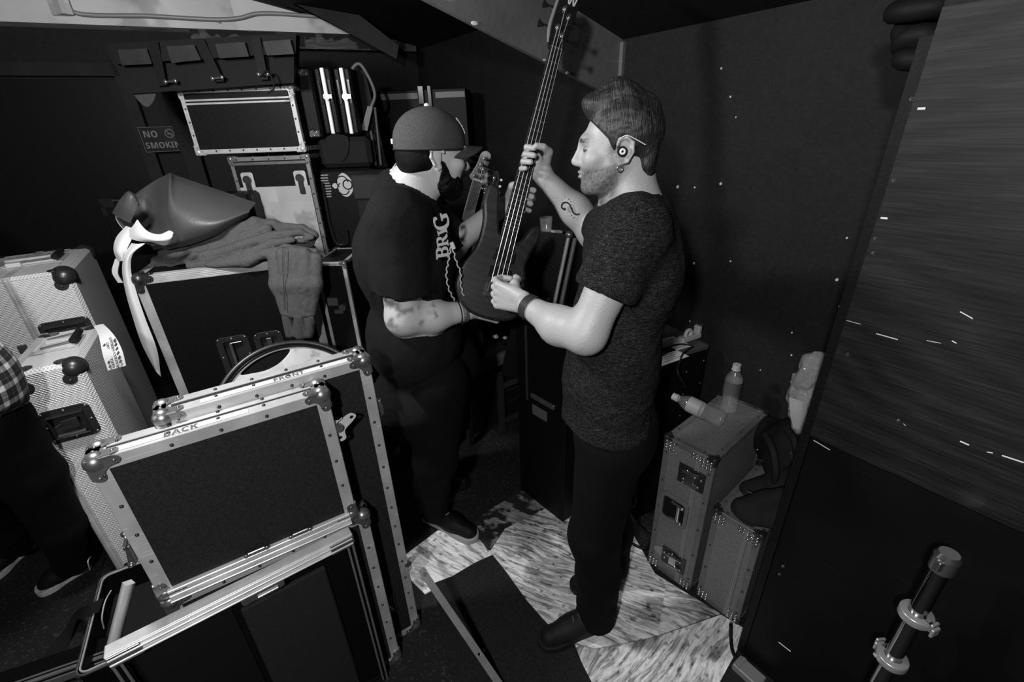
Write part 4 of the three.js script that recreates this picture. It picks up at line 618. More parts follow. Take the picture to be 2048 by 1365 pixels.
{ const p = A([-0.342, 0.325, -1.075]), q = A([-0.06, 0.014, -0.84]), x = q.clone().sub(p), L = x.length(); x.normalize(); const z = V(0.35, 0.75, 0.55), y = z.clone().cross(x).normalize(), zz = x.clone().cross(y); const c = p.clone().add(q).multiplyScalar(0.5);
  basis(bar, c, x, y, zz); const s = rrect(L, 0.024, 0.004); const hl = new THREE.Path(); hl.absarc(0.09, 0, 0.0045, 0, Math.PI * 2); s.holes.push(hl);
  part(bar, 'flat_strip', ext(s, 0.004, 0.0008), mat(0.45, 0.4, 0.4, { map: scuff, tile: 0.2 })); part(bar, 'rivet', at(cyl(0.007, 0.007, 0.003, 12), -L / 2 + 0.02, 0, 0.004, Math.PI / 2), M.steel); }
// round drum behind the lids
{
  const t = thing('drum', 'round drum with dark hoop and pale worn head behind the case marked FRONT', 'drum'); const c = A([-0.793, 0.775, -1.4]);
  const z = camera.position.clone().sub(c).normalize().add(V(0.05, 0.12, 0)).normalize(), x = V(0, 1, 0).cross(z).normalize(), y = z.clone().cross(x); basis(t, c, x, y, z);
  const R = 0.262;
  part(t, 'drum_shell', at(new THREE.CylinderGeometry(R * 0.97, R * 0.97, 0.14, 56, 1, true), 0, 0, -0.075, Math.PI / 2), M.blackGloss);
  part(t, 'hoop', new THREE.TorusGeometry(R, 0.009, 12, 90), M.darkSteel); part(t, 'inner_ring', at(new THREE.TorusGeometry(R - 0.014, 0.004, 8, 90), 0, 0, 0.002), M.blackGloss);
  const s = new THREE.Shape(); s.absarc(0, 0, R - 0.012, 0, Math.PI * 2); const hp = new THREE.Path(); const hpts = smooth([[-0.14, 0.190], [-0.1, 0.183], [-0.055, 0.182], [-0.005, 0.198], [0.036, 0.234], [0.0, 0.2405], [-0.05, 0.234], [-0.1, 0.217]], 50).getPoints(); hpts.forEach((p, i) => i ? hp.lineTo(p.x, p.y) : hp.moveTo(p.x, p.y)); s.holes.push(hp);
  part(t, 'head', ext(s, 0.008, 0.003, -0.012), mat(0.62, 0.5, 0, { map: stainW, tile: 0.3 }));
  part(t, 'inner_disc', at(cyl(R * 0.95, R * 0.95, 0.004, 48), 0, 0, -0.05, Math.PI / 2), M.black);
}
// open tray case on the floor at the left, with strap and cable
{
  const t = thing('open_tray_case', 'open black case tray with silver rim on the floor by the sneakers', 'case', [-1.487, 0.12, -1.14], 30); t.position.y = 0;
  const w = 0.46, d = 0.44, h = 0.12, s = rrect(w, d, 0.03); s.holes.push(rrect(w - 0.02, d - 0.02, 0.024, 0, 0, THREE.Path));
  const o = (g) => { g.rotateX(-Math.PI / 2); g.translate(0.12, 0, 0.02); return g; };
  part(t, 'tray_wall', o(ext(s, h - 0.006, 0.001)), M.lam); part(t, 'tray_floor', box(w - 0.02, 0.008, d - 0.02, 0.12, 0.008, 0.02), M.foam);
  const s2 = rrect(w + 0.008, d + 0.008, 0.034); s2.holes.push(rrect(w - 0.006, d - 0.006, 0.026, 0, 0, THREE.Path)); const g2 = ext(s2, 0.007, 0.002, h - 0.006); part(t, 'rim', o(g2), M.steel);
  const s3 = rrect(w - 0.012, d - 0.012, 0.028); s3.holes.push(rrect(w - 0.022, d - 0.022, 0.024, 0, 0, THREE.Path)); part(t, 'inner_rim', o(ext(s3, 0.008, 0.002, h - 0.005)), M.aluPlain);
}
const strap = tag(part(scene, 'webbing_strap', sheet([[[-1.585, 0.13, -1.157], [-1.556, 0.13, -1.097]], [[-1.609, 0.135, -1.129], [-1.589, 0.135, -1.082]], [[-1.731, 0.05, -1.157], [-1.688, 0.05, -1.107]], [[-1.757, 0.006, -1.108], [-1.695, 0.006, -1.069]], [[-1.754, 0.006, -0.993], [-1.668, 0.006, -0.957]]], 4, 30, 0.003)[0], M.rubber), 'black webbing strap lying across the tray rim onto the floor', 'strap');
M.rubber.side = THREE.DoubleSide;
tag(part(scene, 'white_cable', tube([[-1.569, 0.14, -1.176], [-1.545, 0.15, -1.122], [-1.539, 0.12, -1.085], [-1.554, 0.06, -1.081]], 0.0025, 30, 6), M.whiteCable), 'thin white cable loop inside the open tray case', 'cable');
tag(part(scene, 'white_cable', tube([[-1.757, 0.16, -1.319], [-1.725, 0.18, -1.278], [-1.741, 0.13, -1.281]], 0.002, 20, 6), M.whiteCable), 'short curled white cable end above the far corner of the tray rim', 'cable');
{ const t = caseAt('flat_case', 'flat black case with silver edge lying at the bottom left corner', 'case', [-1.461, 0.06, -0.983], 1, 22, 0.5, 0.09, 'shallow flight cases');
  part(t, 'body', box(0.5, 0.055, 0.09, 0, 0.0285, 0), M.lam); part(t, 'edge_rail', [box(0.5, 0.012, 0.012, 0, 0.056, 0.039), box(0.5, 0.03, 0.006, 0, 0.03, 0.046), box(0.5, 0.006, 0.006, 0, 0.06, 0.023)], M.railDark); part(t, 'latch', [ext(rrect(0.07, 0.02, 0.006), 0.004, 0.001).translate(0.18, 0.02, 0.049)], M.steel); }

function crinkle(g) { const n = g.toNonIndexed(); n.deleteAttribute('normal'); n.computeVertexNormals(); return n; }

// ---------------------------------------------------------------- middle and right-hand side
const vault = caseAt('guitar_vault', 'open-fronted black guitar case with padded rail behind the two men', 'case', [-0.272, 0.52, -2.135], -1, 36.6, 0.5, 0.34);
{ const w = 0.5, h = 0.52, d = 0.34;
  part(vault, 'back_box', box(w, h - 0.05, d - 0.08, 0, h / 2 - 0.02, -0.04), M.black);
  part(vault, 'padded_rail', box(w, 0.07, 0.05, 0, h - 0.04, d / 2 - 0.03, 0.012), mat(0.09, 0.8));
  part(vault, 'top_ledge', box(w, 0.02, d, 0, h - 0.1, 0, 0.003), M.lam);
  for (const x of [-w / 2 + 0.02, 0.0, w / 2 - 0.02]) part(vault, 'upright', box(0.035, h - 0.1, 0.03, x, (h - 0.1) / 2, d / 2 - 0.015), mat(0.035, 0.5, 0.2));
  part(vault, 'cross_bar', box(w / 2, 0.03, 0.02, w / 4, 0.30, d / 2 - 0.02), mat(0.05, 0.5, 0.2)); part(vault, 'cross_bar', box(w / 2, 0.03, 0.02, w / 4, 0.05, d / 2 - 0.02), mat(0.035, 0.5, 0.2));
  part(vault, 'knob', ball(0.014, 0, h - 0.115, d / 2 + 0.005, [1, 1, 0.7], 10), M.darkSteel);
  const s = rrect(0.13, 0.1, 0.02); s.holes.push(rrect(0.1, 0.07, 0.016, 0, 0, THREE.Path)); part(vault, 'recessed_handle', ext(s, 0.006, 0.001).translate(0.13, 0.17, d / 2 - 0.08), M.darkSteel);
}
const lean = thing('leaning_case', 'black case with silver edge rails leaning behind the two guitars', 'case');
part(lean, 'body', hexa([[0.107, 1.288, -1.95], [0.255, 1.277, -1.9], [0.118, 0.591, -1.88], [-0.065, 0.592, -1.93]], [[0.144, 1.261, -2.12], [0.305, 1.247, -2.07], [0.16, 0.502, -2.05], [-0.038, 0.506, -2.1]]), M.lam);
part(lean, 'edge_rail', [rod([0.254, 1.276, -1.895], [0.118, 0.589, -1.875], 0.009, 0.009, 6)], M.rail);
part(lean, 'edge_rail', [rod([0.285, 1.256, -1.93], [0.154, 0.567, -1.91], 0.011, 0.011, 6)], M.railDark);
part(lean, 'corner_cap', ball(0.018, 0.255, 1.277, -1.9), M.steel);
const rack = caseAt('rack_case', 'dark rack case with pale top edge beside the leaning case', 'case', [0.016, 0.964, -1.78], -1, -50, 0.3, 0.22);
part(rack, 'body', box(0.3, 0.98, 0.22, 0, 0.49, 0, 0.004), M.lam);
part(rack, 'top_edge', [box(0.3, 0.03, 0.03, 0, 0.985, 0.1, 0.004), box(0.012, 0.03, 0.22, -0.145, 0.985, 0)], mat(0.11, 0.5, 0.2)); part(rack, 'lower_rail', box(0.14, 0.02, 0.012, 0.02, 0.62, 0.114), M.steel); part(rack, 'label_plate', box(0.09, 0.05, 0.006, 0.0, 0.55, 0.113), mat(0.1, 0.5)); part(rack, 'inner_frame', [box(0.01, 0.4, 0.01, -0.08, 0.78, 0.112)], mat(0.03, 0.5));
{ const g = tag(part(scene, 'drinking_glass', at(new THREE.LatheGeometry([[0, 0], [0.024, 0], [0.028, 0.075], [0.026, 0.075], [0.022, 0.004], [0, 0.004]].map((p) => new THREE.Vector2(p[0], p[1])), 24), 0.165, 1.263, -1.98), M.plastic), 'small clear drinking glass on top of the leaning case', 'glass');
  const b = tag(part(scene, 'small_box', box(0.05, 0.02, 0.03, 0, 0.01, 0, 0.004), mat(0.3, 0.5), [0.208, 1.263, -1.97], [0, 0.5, -0.15]), 'small pale packet beside the drinking glass', 'box'); }
for (const [q, r, nm, lb] of [[[-0.252, 0.58, -2.412], 0.02, 'foil_wrapper', 'crumpled pale wrapper at the left of the vault ledge'], [[-0.094, 0.57, -2.434], 0.016, 'foil_wrapper', 'small bright crumpled wrapper in the middle of the vault ledge'], [[-0.041, 0.565, -2.426], 0.014, 'foil_wrapper', 'small crumpled wrapper nearest the rack on the vault ledge']])
  tag(part(scene, nm, nets((x, y, z) => Math.hypot(x, y * 1.3, z) - r + 0.012 * (fbm(x * 60, y * 60, z * 60 + r * 900, 2) - 0.5), [-0.04, -0.04, -0.04], [0.04, 0.04, 0.04], 0.004), mat(0.34, 0.4, 0.3), q), lb, 'wrapper', 'wrappers on the vault ledge');
tag(part(scene, 'tuner_pedal', [box(0.07, 0.018, 0.03, 0, 0, 0, 0.004), at(cyl(0.006, 0.006, 0.03, 10), 0, 0.02, 0)], mat(0.3, 0.4, 0.2), [-0.044, 1.045, -1.6], [0.2, 0.4, 0]), 'small pale tuner clip hanging under the hands', 'tuner');
// desk-height rack case with papers
const desk = caseAt('rack_case', 'dark rack case with papers and tape on top beyond the grey T-shirt', 'case', [0.817, 0.85, -1.677], 1, 24, 0.30, 0.28);
part(desk, 'body', box(0.30, 0.83, 0.28, 0, 0.415, 0, 0.004), M.lam); part(desk, 'top_board', box(0.30, 0.02, 0.285, 0, 0.84, 0, 0.003), mat(0.10, 0.6, 0, { map: scuff, tile: 0.3 }));
for (let i = 0; i < 9; i++) part(desk, 'rack_screw', ball(0.005, 0.135 - (i % 2) * 0.09, 0.78 - Math.floor(i / 2) * 0.11 - (i % 2) * 0.03, 0.142, [1, 1, 0.5], 8), M.chrome);
for (const [q, r, lb] of [[[0.654, 0.852, -1.686], 0.42, 'sheet of lined notes on the rack case, nearer the tape dispenser'], [[0.606, 0.852, -1.59], 0.5, 'sheet of lined notes on the rack case, nearer the front edge']]) { const t = thing('paper_sheet', lb, 'paper', q, 0, 'papers on the rack case'); t.rotation.y = r; part(t, 'sheet', box(0.15, 0.0012, 0.11), M.paper); part(t, 'writing', Array.from({ length: 7 }, (_, i) => box(0.1 - 0.02 * (i % 3), 0.0004, 0.003, 0.004, 0.0009, -0.04 + i * 0.013)), mat(0.12, 0.8)).userData.kind = 'stuff'; }
{ const t = thing('tape_dispenser', 'pale tape dispenser on the papers', 'dispenser', [0.751, 0.853, -1.724], 28); part(t, 'base', [box(0.11, 0.022, 0.035, 0, 0.012, 0, 0.004), box(0.02, 0.05, 0.03, 0.045, 0.03, 0, 0.004)], mat(0.42, 0.5)); part(t, 'tape_roll', at(new THREE.TorusGeometry(0.016, 0.008, 8, 22), -0.01, 0.032, 0), mat(0.5, 0.4)); part(t, 'cutter', box(0.012, 0.006, 0.032, 0.05, 0.058, 0), M.chrome); }
tag(part(scene, 'black_cable', tube([[0.579, 0.858, -1.58], [0.664, 0.87, -1.648], [0.725, 0.875, -1.624], [0.667, 0.87, -1.567], [0.647, 0.84, -1.542], [0.609, 0.856, -1.45], [0.67, 0.758, -1.5]], 0.004, 48, 6), M.cable), 'black cable trailing over the papers and down the rack case', 'cable');
// flight cases on the floor
function greyCase(o, w, h, d) {
  caseShell(o, { w, h, d, lam: M.lamGrey, wr: 0.022, rivets: 0.13, cap: 0.55, rail: mat(0.26, 0.45, 0.3, { map: scuff, tile: 0.3 }), capM: M.darkSteel });
  part(o, 'ridge_rail', [box(0.018, h - 0.02, 0.004, w * 0.2, h / 2, d / 2 + 0.001), box(0.006, h - 0.02, 0.007, w * 0.2 - 0.005, h / 2, d / 2 + 0.002), box(0.006, h - 0.02, 0.007, w * 0.2 + 0.007, h / 2, d / 2 + 0.002)], mat(0.28, 0.45, 0.3));
  for (const sx of [-1, 1]) for (const y of [h - 0.03, 0.03]) part(o, 'stud_corner', Array.from({ length: 9 }, (_, i) => ball(0.0062, sx * (w / 2 - 0.012 - (i % 3) * 0.014), y + (Math.floor(i / 3) - 1) * 0.014, d / 2 + 0.004, [1, 1, 0.8], 7)), M.chrome);
  part(o, 'stud_corner', Array.from({ length: 8 }, (_, i) => ball(0.006, w * 0.2 + ((i % 4) - 1.5) * 0.013, h - 0.012 - Math.floor(i / 4) * 0.014, d / 2 + 0.005, [1, 1, 0.8], 7)), M.chrome);
}
const caseL = caseAt('flight_case', 'tall narrow grey flight case with chrome latches, water bottles on top', 'case', [0.668, 0, -1.182], 1, -50, 0.192, 0.42, 'flight cases');
greyCase(caseL, 0.192, 0.663, 0.42);
{ const z = 0.2105;
  const lt = (x, y) => { const g = new THREE.Group(); g.name = 'latch'; g.position.set(x, y, z + 0.002); caseL.add(g); part(g, 'plate', box(0.1, 0.085, 0.006, 0, 0, 0, 0.002), M.darkSteel); part(g, 'mechanism', [box(0.03, 0.05, 0.01, 0, 0, 0.006), rod([-0.03, 0.02, 0.01], [0.03, 0.03, 0.012], 0.005), rod([-0.02, -0.03, 0.01], [0.03, -0.02, 0.01], 0.005), ...Array.from({ length: 12 }, () => ball(0.0055, (rnd() - 0.5) * 0.085, (rnd() - 0.5) * 0.07, 0.007, [1, 1, 0.8], 7))], M.chrome); };
  lt(0.025, 0.545); lt(0.012, 0.11);
  const s = rrect(0.115, 0.13, 0.02); s.holes.push(rrect(0.088, 0.103, 0.014, 0, 0, THREE.Path)); const g = new THREE.Group(); g.name = 'recessed_handle'; g.position.set(-0.018, 0.36, z); caseL.add(g);
  part(g, 'frame', ext(s, 0.012, 0.002), mat(0.2, 0.45, 0.3)); part(g, 'dish', box(0.09, 0.105, 0.002, 0, 0, 0.002), M.black); part(g, 'bail', [rod([0.022, -0.035, 0.012], [0.022, 0.035, 0.012], 0.007), rod([-0.01, -0.04, 0.01], [0.03, -0.036, 0.01], 0.005), rod([-0.01, 0.04, 0.01], [0.03, 0.036, 0.01], 0.005), ball(0.008, 0.035, 0.036, 0.012, [1, 1, 1], 8), ball(0.008, 0.035, -0.04, 0.012, [1, 1, 1], 8)], M.chrome);
  part(caseL, 'torn_sticker', ext(smooth([[-0.07, 0.15], [-0.03, 0.165], [-0.02, 0.14], [-0.05, 0.12], [-0.075, 0.13]], 20), 0.0012, 0).translate(0, -0.03, z), mat(0.3, 0.6)); }
const case2 = caseAt('flight_case', 'short narrow grey flight case with plain front next to the partition', 'case', [0.797, 0, -1.047], 1, -50, 0.166, 0.36, 'flight cases');
greyCase(case2, 0.166, 0.458, 0.36);
// water bottles
function bottle(label, pos, tilt, lb) {
  const o = thing('water_bottle', label, 'bottle', pos, 0, 'water bottles'); const P = [[0, 0], [0.026, 0], [0.03, 0.006], [0.03, 0.03], [0.0275, 0.036], [0.03, 0.042], [0.0275, 0.05], [0.03, 0.057], [0.0275, 0.066], [0.031, 0.074], [0.031, 0.135], [0.028, 0.15], [0.016, 0.172], [0.0125, 0.178], [0.0125, 0.19]];
  part(o, 'bottle_body', new THREE.LatheGeometry(P.map((p) => new THREE.Vector2(...p)), 28), M.plastic);
  part(o, 'label_band', new THREE.CylinderGeometry(0.0315, 0.0315, 0.05, 28, 1, true).translate(0, 0.11, 0), mat(lb, 0.5, 0, { side: THREE.DoubleSide })); part(o, 'cap', cyl(0.0145, 0.0145, 0.018, 18).translate(0, 0.194, 0), mat(0.4, 0.6));
  part(o, 'neck_ring', at(new THREE.TorusGeometry(0.014, 0.002, 6, 20), 0, 0.182, 0, Math.PI / 2), mat(0.6, 0.5));
  o.rotation.set(...tilt); return o; }
bottle('clear water bottle standing upright on the tall grey flight case', [0.835, 0.6655, -1.47], [0, 0, 0], 0.08);
bottle('clear water bottle lying over beside the upright bottle', [0.765, 0.697, -1.36], [-1.45, 0, 0.75], 0.3);
// black soft bags and the plastic bag between the cases and the partition
{ const t = thing('backpack', 'black backpack slumped between the grey cases and the partition', 'bag');
  const f0 = union([ell([0.959, 0.627, -1.27], [0.075, 0.12, 0.085]), ell([0.97, 0.585, -1.38], [0.07, 0.09, 0.07]), ell([0.969, 0.553, -1.2], [0.06, 0.08, 0.06])], 0.05);
  part(t, 'bag_body', nets((x, y, z) => f0(x, y, z) + 0.035 * fold(x, y, z, 13), ...boundsOf([[0.959, 0.627, -1.27], [0.97, 0.585, -1.38], [0.969, 0.553, -1.2]], 0.16), 0.009), M.nylon);
  for (const q of [[[0.87, 0.697, -1.27], [0.861, 0.688, -1.2], [0.869, 0.628, -1.17], [0.895, 0.531, -1.19]], [[0.907, 0.754, -1.22], [0.899, 0.749, -1.16], [0.899, 0.713, -1.13]]]) part(t, 'shoulder_strap', tube(q, 0.012, 30, 6), mat(0.02, 0.8));
  part(t, 'zip_pull', [rod([0.862, 0.591, -1.27], [0.89, 0.576, -1.27], 0.003), ball(0.004, 0.857, 0.632, -1.27)], M.chrome); part(t, 'buckle', [rod([0.92, 0.683, -1.19], [0.935, 0.64, -1.19], 0.004)], M.steel); }
{ const t = thing('jacket', 'black jacket draped over the short grey flight case', 'clothing');
  const f0 = union([...chain([[0.754, 0.499, -1.13], [0.826, 0.535, -1.12], [0.887, 0.604, -1.08]], 0.032), ...chain([[0.774, 0.493, -1.1], [0.828, 0.528, -1.06], [0.876, 0.592, -1.03]], 0.03), ...chain([[0.856, 0.452, -1.25], [0.918, 0.544, -1.2], [0.94, 0.621, -1.15]], 0.04)], 0.03);
  part(t, 'cloth', nets((x, y, z) => f0(x, y, z) + 0.014 * fold(x, y, z, 16), ...boundsOf([[0.693, 0.537, -1.05], [1.034, 0.55, -1.25], [0.902, 0.548, -1.03]], 0.1), 0.008), mat(0.02, 0.85, 0, { bumpMap: weave, bumpScale: 0.0005, tile: 0.1 }));
  part(t, 'metal_zip', [rod([0.792, 0.535, -1.17], [0.829, 0.53, -1.15], 0.0035), rod([0.799, 0.517, -1.16], [0.843, 0.521, -1.14], 0.004), ball(0.006, 0.843, 0.519, -1.14)], M.chrome); }
{ const t = thing('plastic_bag', 'crumpled clear plastic bag with printed label against the partition edge', 'bag');
  const f0 = union([...chain([[0.898, 0.818, -1.16], [0.882, 0.912, -1.16], [0.884, 0.977, -1.17], [0.903, 1.03, -1.18]], [0.026, 0.036, 0.03, 0.034]), ...chain([[0.932, 0.808, -1.12], [0.914, 0.917, -1.15]], [0.018, 0.026])], 0.02);
  part(t, 'film', crinkle(nets((x, y, z) => f0(x, y, z) + 0.06 * (Math.abs(fbm(x * 26, y * 20, z * 26, 3) - 0.5) - 0.1), ...boundsOf([[0.903, 0.798, -1.16], [0.906, 1.052, -1.17]], 0.08), 0.006)), mat(0.42, 0.14, 0, { transmission: 0.35, thickness: 0 }));
  part(t, 'printed_label', sheet([[[0.807, 0.953, -1.115], [0.835, 0.946, -1.105], [0.864, 0.924, -1.11]], [[0.822, 0.899, -1.115], [0.848, 0.893, -1.105], [0.872, 0.877, -1.11]], [[0.848, 0.838, -1.12], [0.865, 0.833, -1.115], [0.879, 0.837, -1.12]]], 8, 8, 0.001)[0], mat(0.5, 0.6, 0, { side: THREE.DoubleSide })); }
// chrome stand pole
{ const t = thing('chrome_stand', 'chrome tubular stand pole with two clamp collars in front of the partition', 'stand', [0.862, 0, -0.622]);
  part(t, 'pole', rod([0, 0.0, 0], [0, 0.875, 0], 0.0165, 0.0165, 28), mat(0.4, 0.1, 1));
  part(t, 'cap_collar', [rod([0, 0.85, 0], [0, 0.885, 0], 0.021, 0.021, 28), at(cyl(0.017, 0.022, 0.012, 28), 0, 0.891, 0), box(0.012, 0.024, 0.012, -0.02, 0.872, 0.008), rod([0.018, 0.865, 0], [0.035, 0.86, -0.01], 0.003)], M.chrome);
  for (const [y, r] of [[0.705, 0.3], [0.545, 3.2]]) { const c = part(t, 'clamp_collar', [new THREE.LatheGeometry([[0.017, -0.012], [0.029, -0.012], [0.031, -0.008], [0.031, 0.006], [0.029, 0.01], [0.017, 0.01]].map((p) => new THREE.Vector2(...p)), 40, 0.25, Math.PI * 2 - 0.5)], mat(0.55, 0.3, 0.6), [0, y, 0], [0, r, 0]); part(c, 'ear', [box(0.022, 0.022, 0.006, 0.006, -0.001, 0.031), box(0.022, 0.022, 0.006, -0.004, -0.001, 0.039)], mat(0.5, 0.35, 0.6)); part(c, 'screw', at(cyl(0.005, 0.005, 0.006, 12), 0.028, -0.003, 0.012, 0, 0, Math.PI / 2), M.chrome); }
}
// things hung at the top of the partition
{ const t = thing('coiled_cable', 'thick black cable coil hanging at the top corner of the partition', 'cable');
  for (const q of [[[0.81, 1.876, -1.038], 0.046, 0.1], [[0.816, 1.847, -1.029], 0.036, 0.5], [[0.806, 1.819, -1.026], 0.024, -0.3], [[0.809, 1.795, -1.021], 0.021, 0.2]]) part(t, 'coil_loop', at(new THREE.TorusGeometry(q[1], 0.02, 10, 24), ...q[0], Math.PI / 2 + q[2], q[2], 0), M.black); }
tag(part(scene, 'power_cable', tube([[0.747, 0.06, -1.013], [0.75, 0.01, -0.999], [0.735, 0.008, -0.95], [0.742, 0.008, -0.906], [0.774, 0.008, -0.873]], 0.0065, 40, 8), M.cable), 'black power cable running from under the short grey case', 'cable');
tag(part(scene, 'metal_corner_piece', [box(0.05, 0.03, 0.09, 0, 0.015, 0, 0.003), box(0.05, 0.002, 0.012, 0, 0.031, -0.03)], mat(0.3, 0.4, 0.4), [0.754, 0, -0.878], [0, rad(35), 0]), 'small metal box corner on the floor at the foot of the partition', 'box');
{ const t = thing('cable_loop', 'black cable loops on the floor behind the man in the grey T-shirt', 'cable'); part(t, 'loop', tube([[0.49, 0.02, -1.51], [0.496, 0.012, -1.42], [0.548, 0.012, -1.384], [0.587, 0.012, -1.443], [0.538, 0.05, -1.481], [0.507, 0.08, -1.542]], 0.006, 48, 7), M.cable); part(t, 'loop', tube([[0.497, 0.1, -1.584], [0.532, 0.1, -1.536], [0.547, 0.14, -1.572], [0.528, 0.16, -1.65]], 0.005, 32, 7), M.cable); }

// ---------------------------------------------------------------- basses and guitars: y runs from the bridge to the nut, z out of the front
function stringed({ label, group, category = 'guitar', bridge, nut, facing, L, outline, thick, bodyM, neckM, boardM, w0, w1, frets, strings, head, category2, tone }) {
  const o = thing(strings === 4 ? 'bass_guitar' : 'electric_guitar', label, category, [0, 0, 0], 0, group);
  const B = A(bridge), N = A(nut); L = N.distanceTo(B); const y = N.clone().sub(B).normalize(), x = y.clone().cross(A(facing)).normalize(), z = x.clone().cross(y); basis(o, B, x, y, z);
  part(o, 'body', ext(smooth(outline, 110), thick, 0.009, -thick - 0.004), bodyM);
  const nl = poly([[-w1, 0.13], [w1, 0.13], [w0, L], [-w0, L]]); part(o, 'neck', ext(nl, 0.02, 0.006, -0.021), neckM);
  const k = (y0) => w1 + (w0 - w1) * (y0 - 0.13) / (L - 0.13);
  part(o, 'fretboard', ext(poly([[-k(0.11), 0.11], [k(0.11), 0.11], [w0, L], [-w0, L]]), 0.005, 0.001, -0.002), boardM);
  for (let i = 1; i <= frets; i++) { const yy = L * Math.pow(2, -i / 12); if (yy > 0.115) part(o, 'fret', box(2 * k(yy), 0.0016, 0.0014, 0, yy, 0.0034, 0.0003), M.steel); }
  part(o, 'nut', box(w0 * 2, 0.004, 0.006, 0, L + 0.001, 0.003), tone ? M.ivory : M.steel);
  for (let i = 0; i < strings; i++) { const u = (i / (strings - 1) - 0.5) * 2, r = strings === 4 ? [0.0014, 0.0012, 0.001, 0.0008][i] : 0.0005; part(o, 'string', [rod([u * w1 * 0.86, 0, 0.012], [u * w0 * 0.8, L, 0.0058], r, r, 6), rod([u * w0 * 0.8, L, 0.0058], [head.posts[i][0], L + head.posts[i][1], head.z + 0.006], r, r, 6)], tone ? M.steel : mat(0.7, 0.3, 0.6)); }
  part(o, 'bridge', [box(w1 * 2.4, 0.045, 0.014, 0, -0.012, 0.003), ...Array.from({ length: strings }, (_, i) => box(0.006, 0.03, 0.008, (i / (strings - 1) - 0.5) * w1 * 1.8, -0.004, 0.011))], M.darkSteel);
  part(o, 'pickup', box(w1 * 2.7, 0.034, 0.012, 0, 0.10, 0.002, 0.004), M.blackGloss); part(o, 'pickup', box(w1 * 2.7, 0.034, 0.012, 0, 0.045, 0.002, 0.004), M.blackGloss);
  for (let i = 0; i < 3; i++) part(o, 'control_knob', at(cyl(0.009, 0.01, 0.014, 16), outline[outline.length - 3][0] * (0.8 - i * 0.14), -0.01 - i * 0.028, 0.002, Math.PI / 2), M.darkSteel);
  const h = new THREE.Group(); h.name = 'headstock'; h.position.set(0, L, 0); o.add(h);
  part(h, 'headstock_face', ext(smooth(head.shape, 60), 0.014, 0.002, head.z - 0.014), head.m);
  head.posts.forEach((p, i) => { part(h, 'tuning_post', [at(cyl(0.0045, 0.0045, 0.014, 12), p[0], p[1], head.z + 0.005, Math.PI / 2), at(new THREE.TorusGeometry(0.0062, 0.0015, 6, 16), p[0], p[1], head.z + 0.002), ], M.chrome);
    const s = p[2], t = new THREE.Shape(); t.moveTo(0, -0.004); t.quadraticCurveTo(0.008, -0.006, 0.018, -0.013); t.quadraticCurveTo(0.022, 0, 0.018, 0.013); t.quadraticCurveTo(0.008, 0.006, 0, 0.004); t.closePath();
    const ex = s * (head.reach || 0.055); part(h, 'tuning_key', head.button ? [rod([p[0], p[1], head.z - 0.012], [ex, p[1], head.z - 0.012], 0.0025), ball(0.007, ex + s * 0.006, p[1], head.z - 0.012, [1, 0.8, 0.8], 10)] : [rod([p[0], p[1], head.z - 0.014], [ex, p[1], head.z - 0.014], 0.003), at(ext(t, 0.004, 0.001), ex, p[1], head.z - 0.016, 0, s > 0 ? 0 : Math.PI, 0)], head.button || M.blackGloss); });
  if (head.logo) part(h, 'logo', at(text(head.logo, 0.026, 0.0006), 0.012, 0.148, head.z + 0.0006), mat(0.5, 0.5));
  return o;
}
const bassOutline = [[0, -0.105], [-0.075, -0.09], [-0.122, -0.03], [-0.118, 0.04], [-0.09, 0.11], [-0.088, 0.19], [-0.103, 0.25], [-0.092, 0.302], [-0.066, 0.296], [-0.05, 0.24], [-0.036, 0.185], [-0.028, 0.168], [0.028, 0.15], [0.046, 0.165], [0.068, 0.21], [0.088, 0.222], [0.1, 0.19], [0.085, 0.13], [0.08, 0.08], [0.105, 0.02], [0.116, -0.035], [0.08, -0.088]];
const bass = stringed({ label: 'dark wooden four-string bass held upright between the two men', category: 'bass guitar', bridge: [-0.044, 1.24, -1.36], nut: [0.165, 1.902, -1.6], facing: [0.18, 0.1, 1], L: 0.729, outline: bassOutline, thick: 0.036, bodyM: M.bassWood, neckM: M.bassWood, boardM: M.fretboard, w0: 0.0185, w1: 0.026, frets: 24, strings: 4,
  head: { z: -0.008, m: M.blackGloss, logo: 'W', posts: [[-0.012, 0.062, -1], [-0.004, 0.118, -1], [0.014, 0.1, 1], [0.008, 0.045, 1]], shape: [[-0.02, 0], [0.02, 0], [0.026, 0.04], [0.035, 0.1], [0.03, 0.16], [0, 0.178], [-0.022, 0.165], [-0.028, 0.12], [-0.03, 0.06]], reach: 0.05 } });
part(bass, 'headstock_edge', tube([[-0.024, 0.75, -0.016], [-0.033, 0.79, -0.016], [-0.031, 0.84, -0.016], [-0.025, 0.9, -0.016]], 0.007, 24, 6), mat(0.16, 0.4));
const gOut = [[0, -0.1], [-0.1, -0.08], [-0.15, 0], [-0.12, 0.1], [-0.1, 0.16], [-0.12, 0.24], [-0.08, 0.26], [-0.04, 0.18], [0.03, 0.16], [0.06, 0.2], [0.1, 0.2], [0.1, 0.13], [0.12, 0.05], [0.14, -0.03], [0.09, -0.085]];
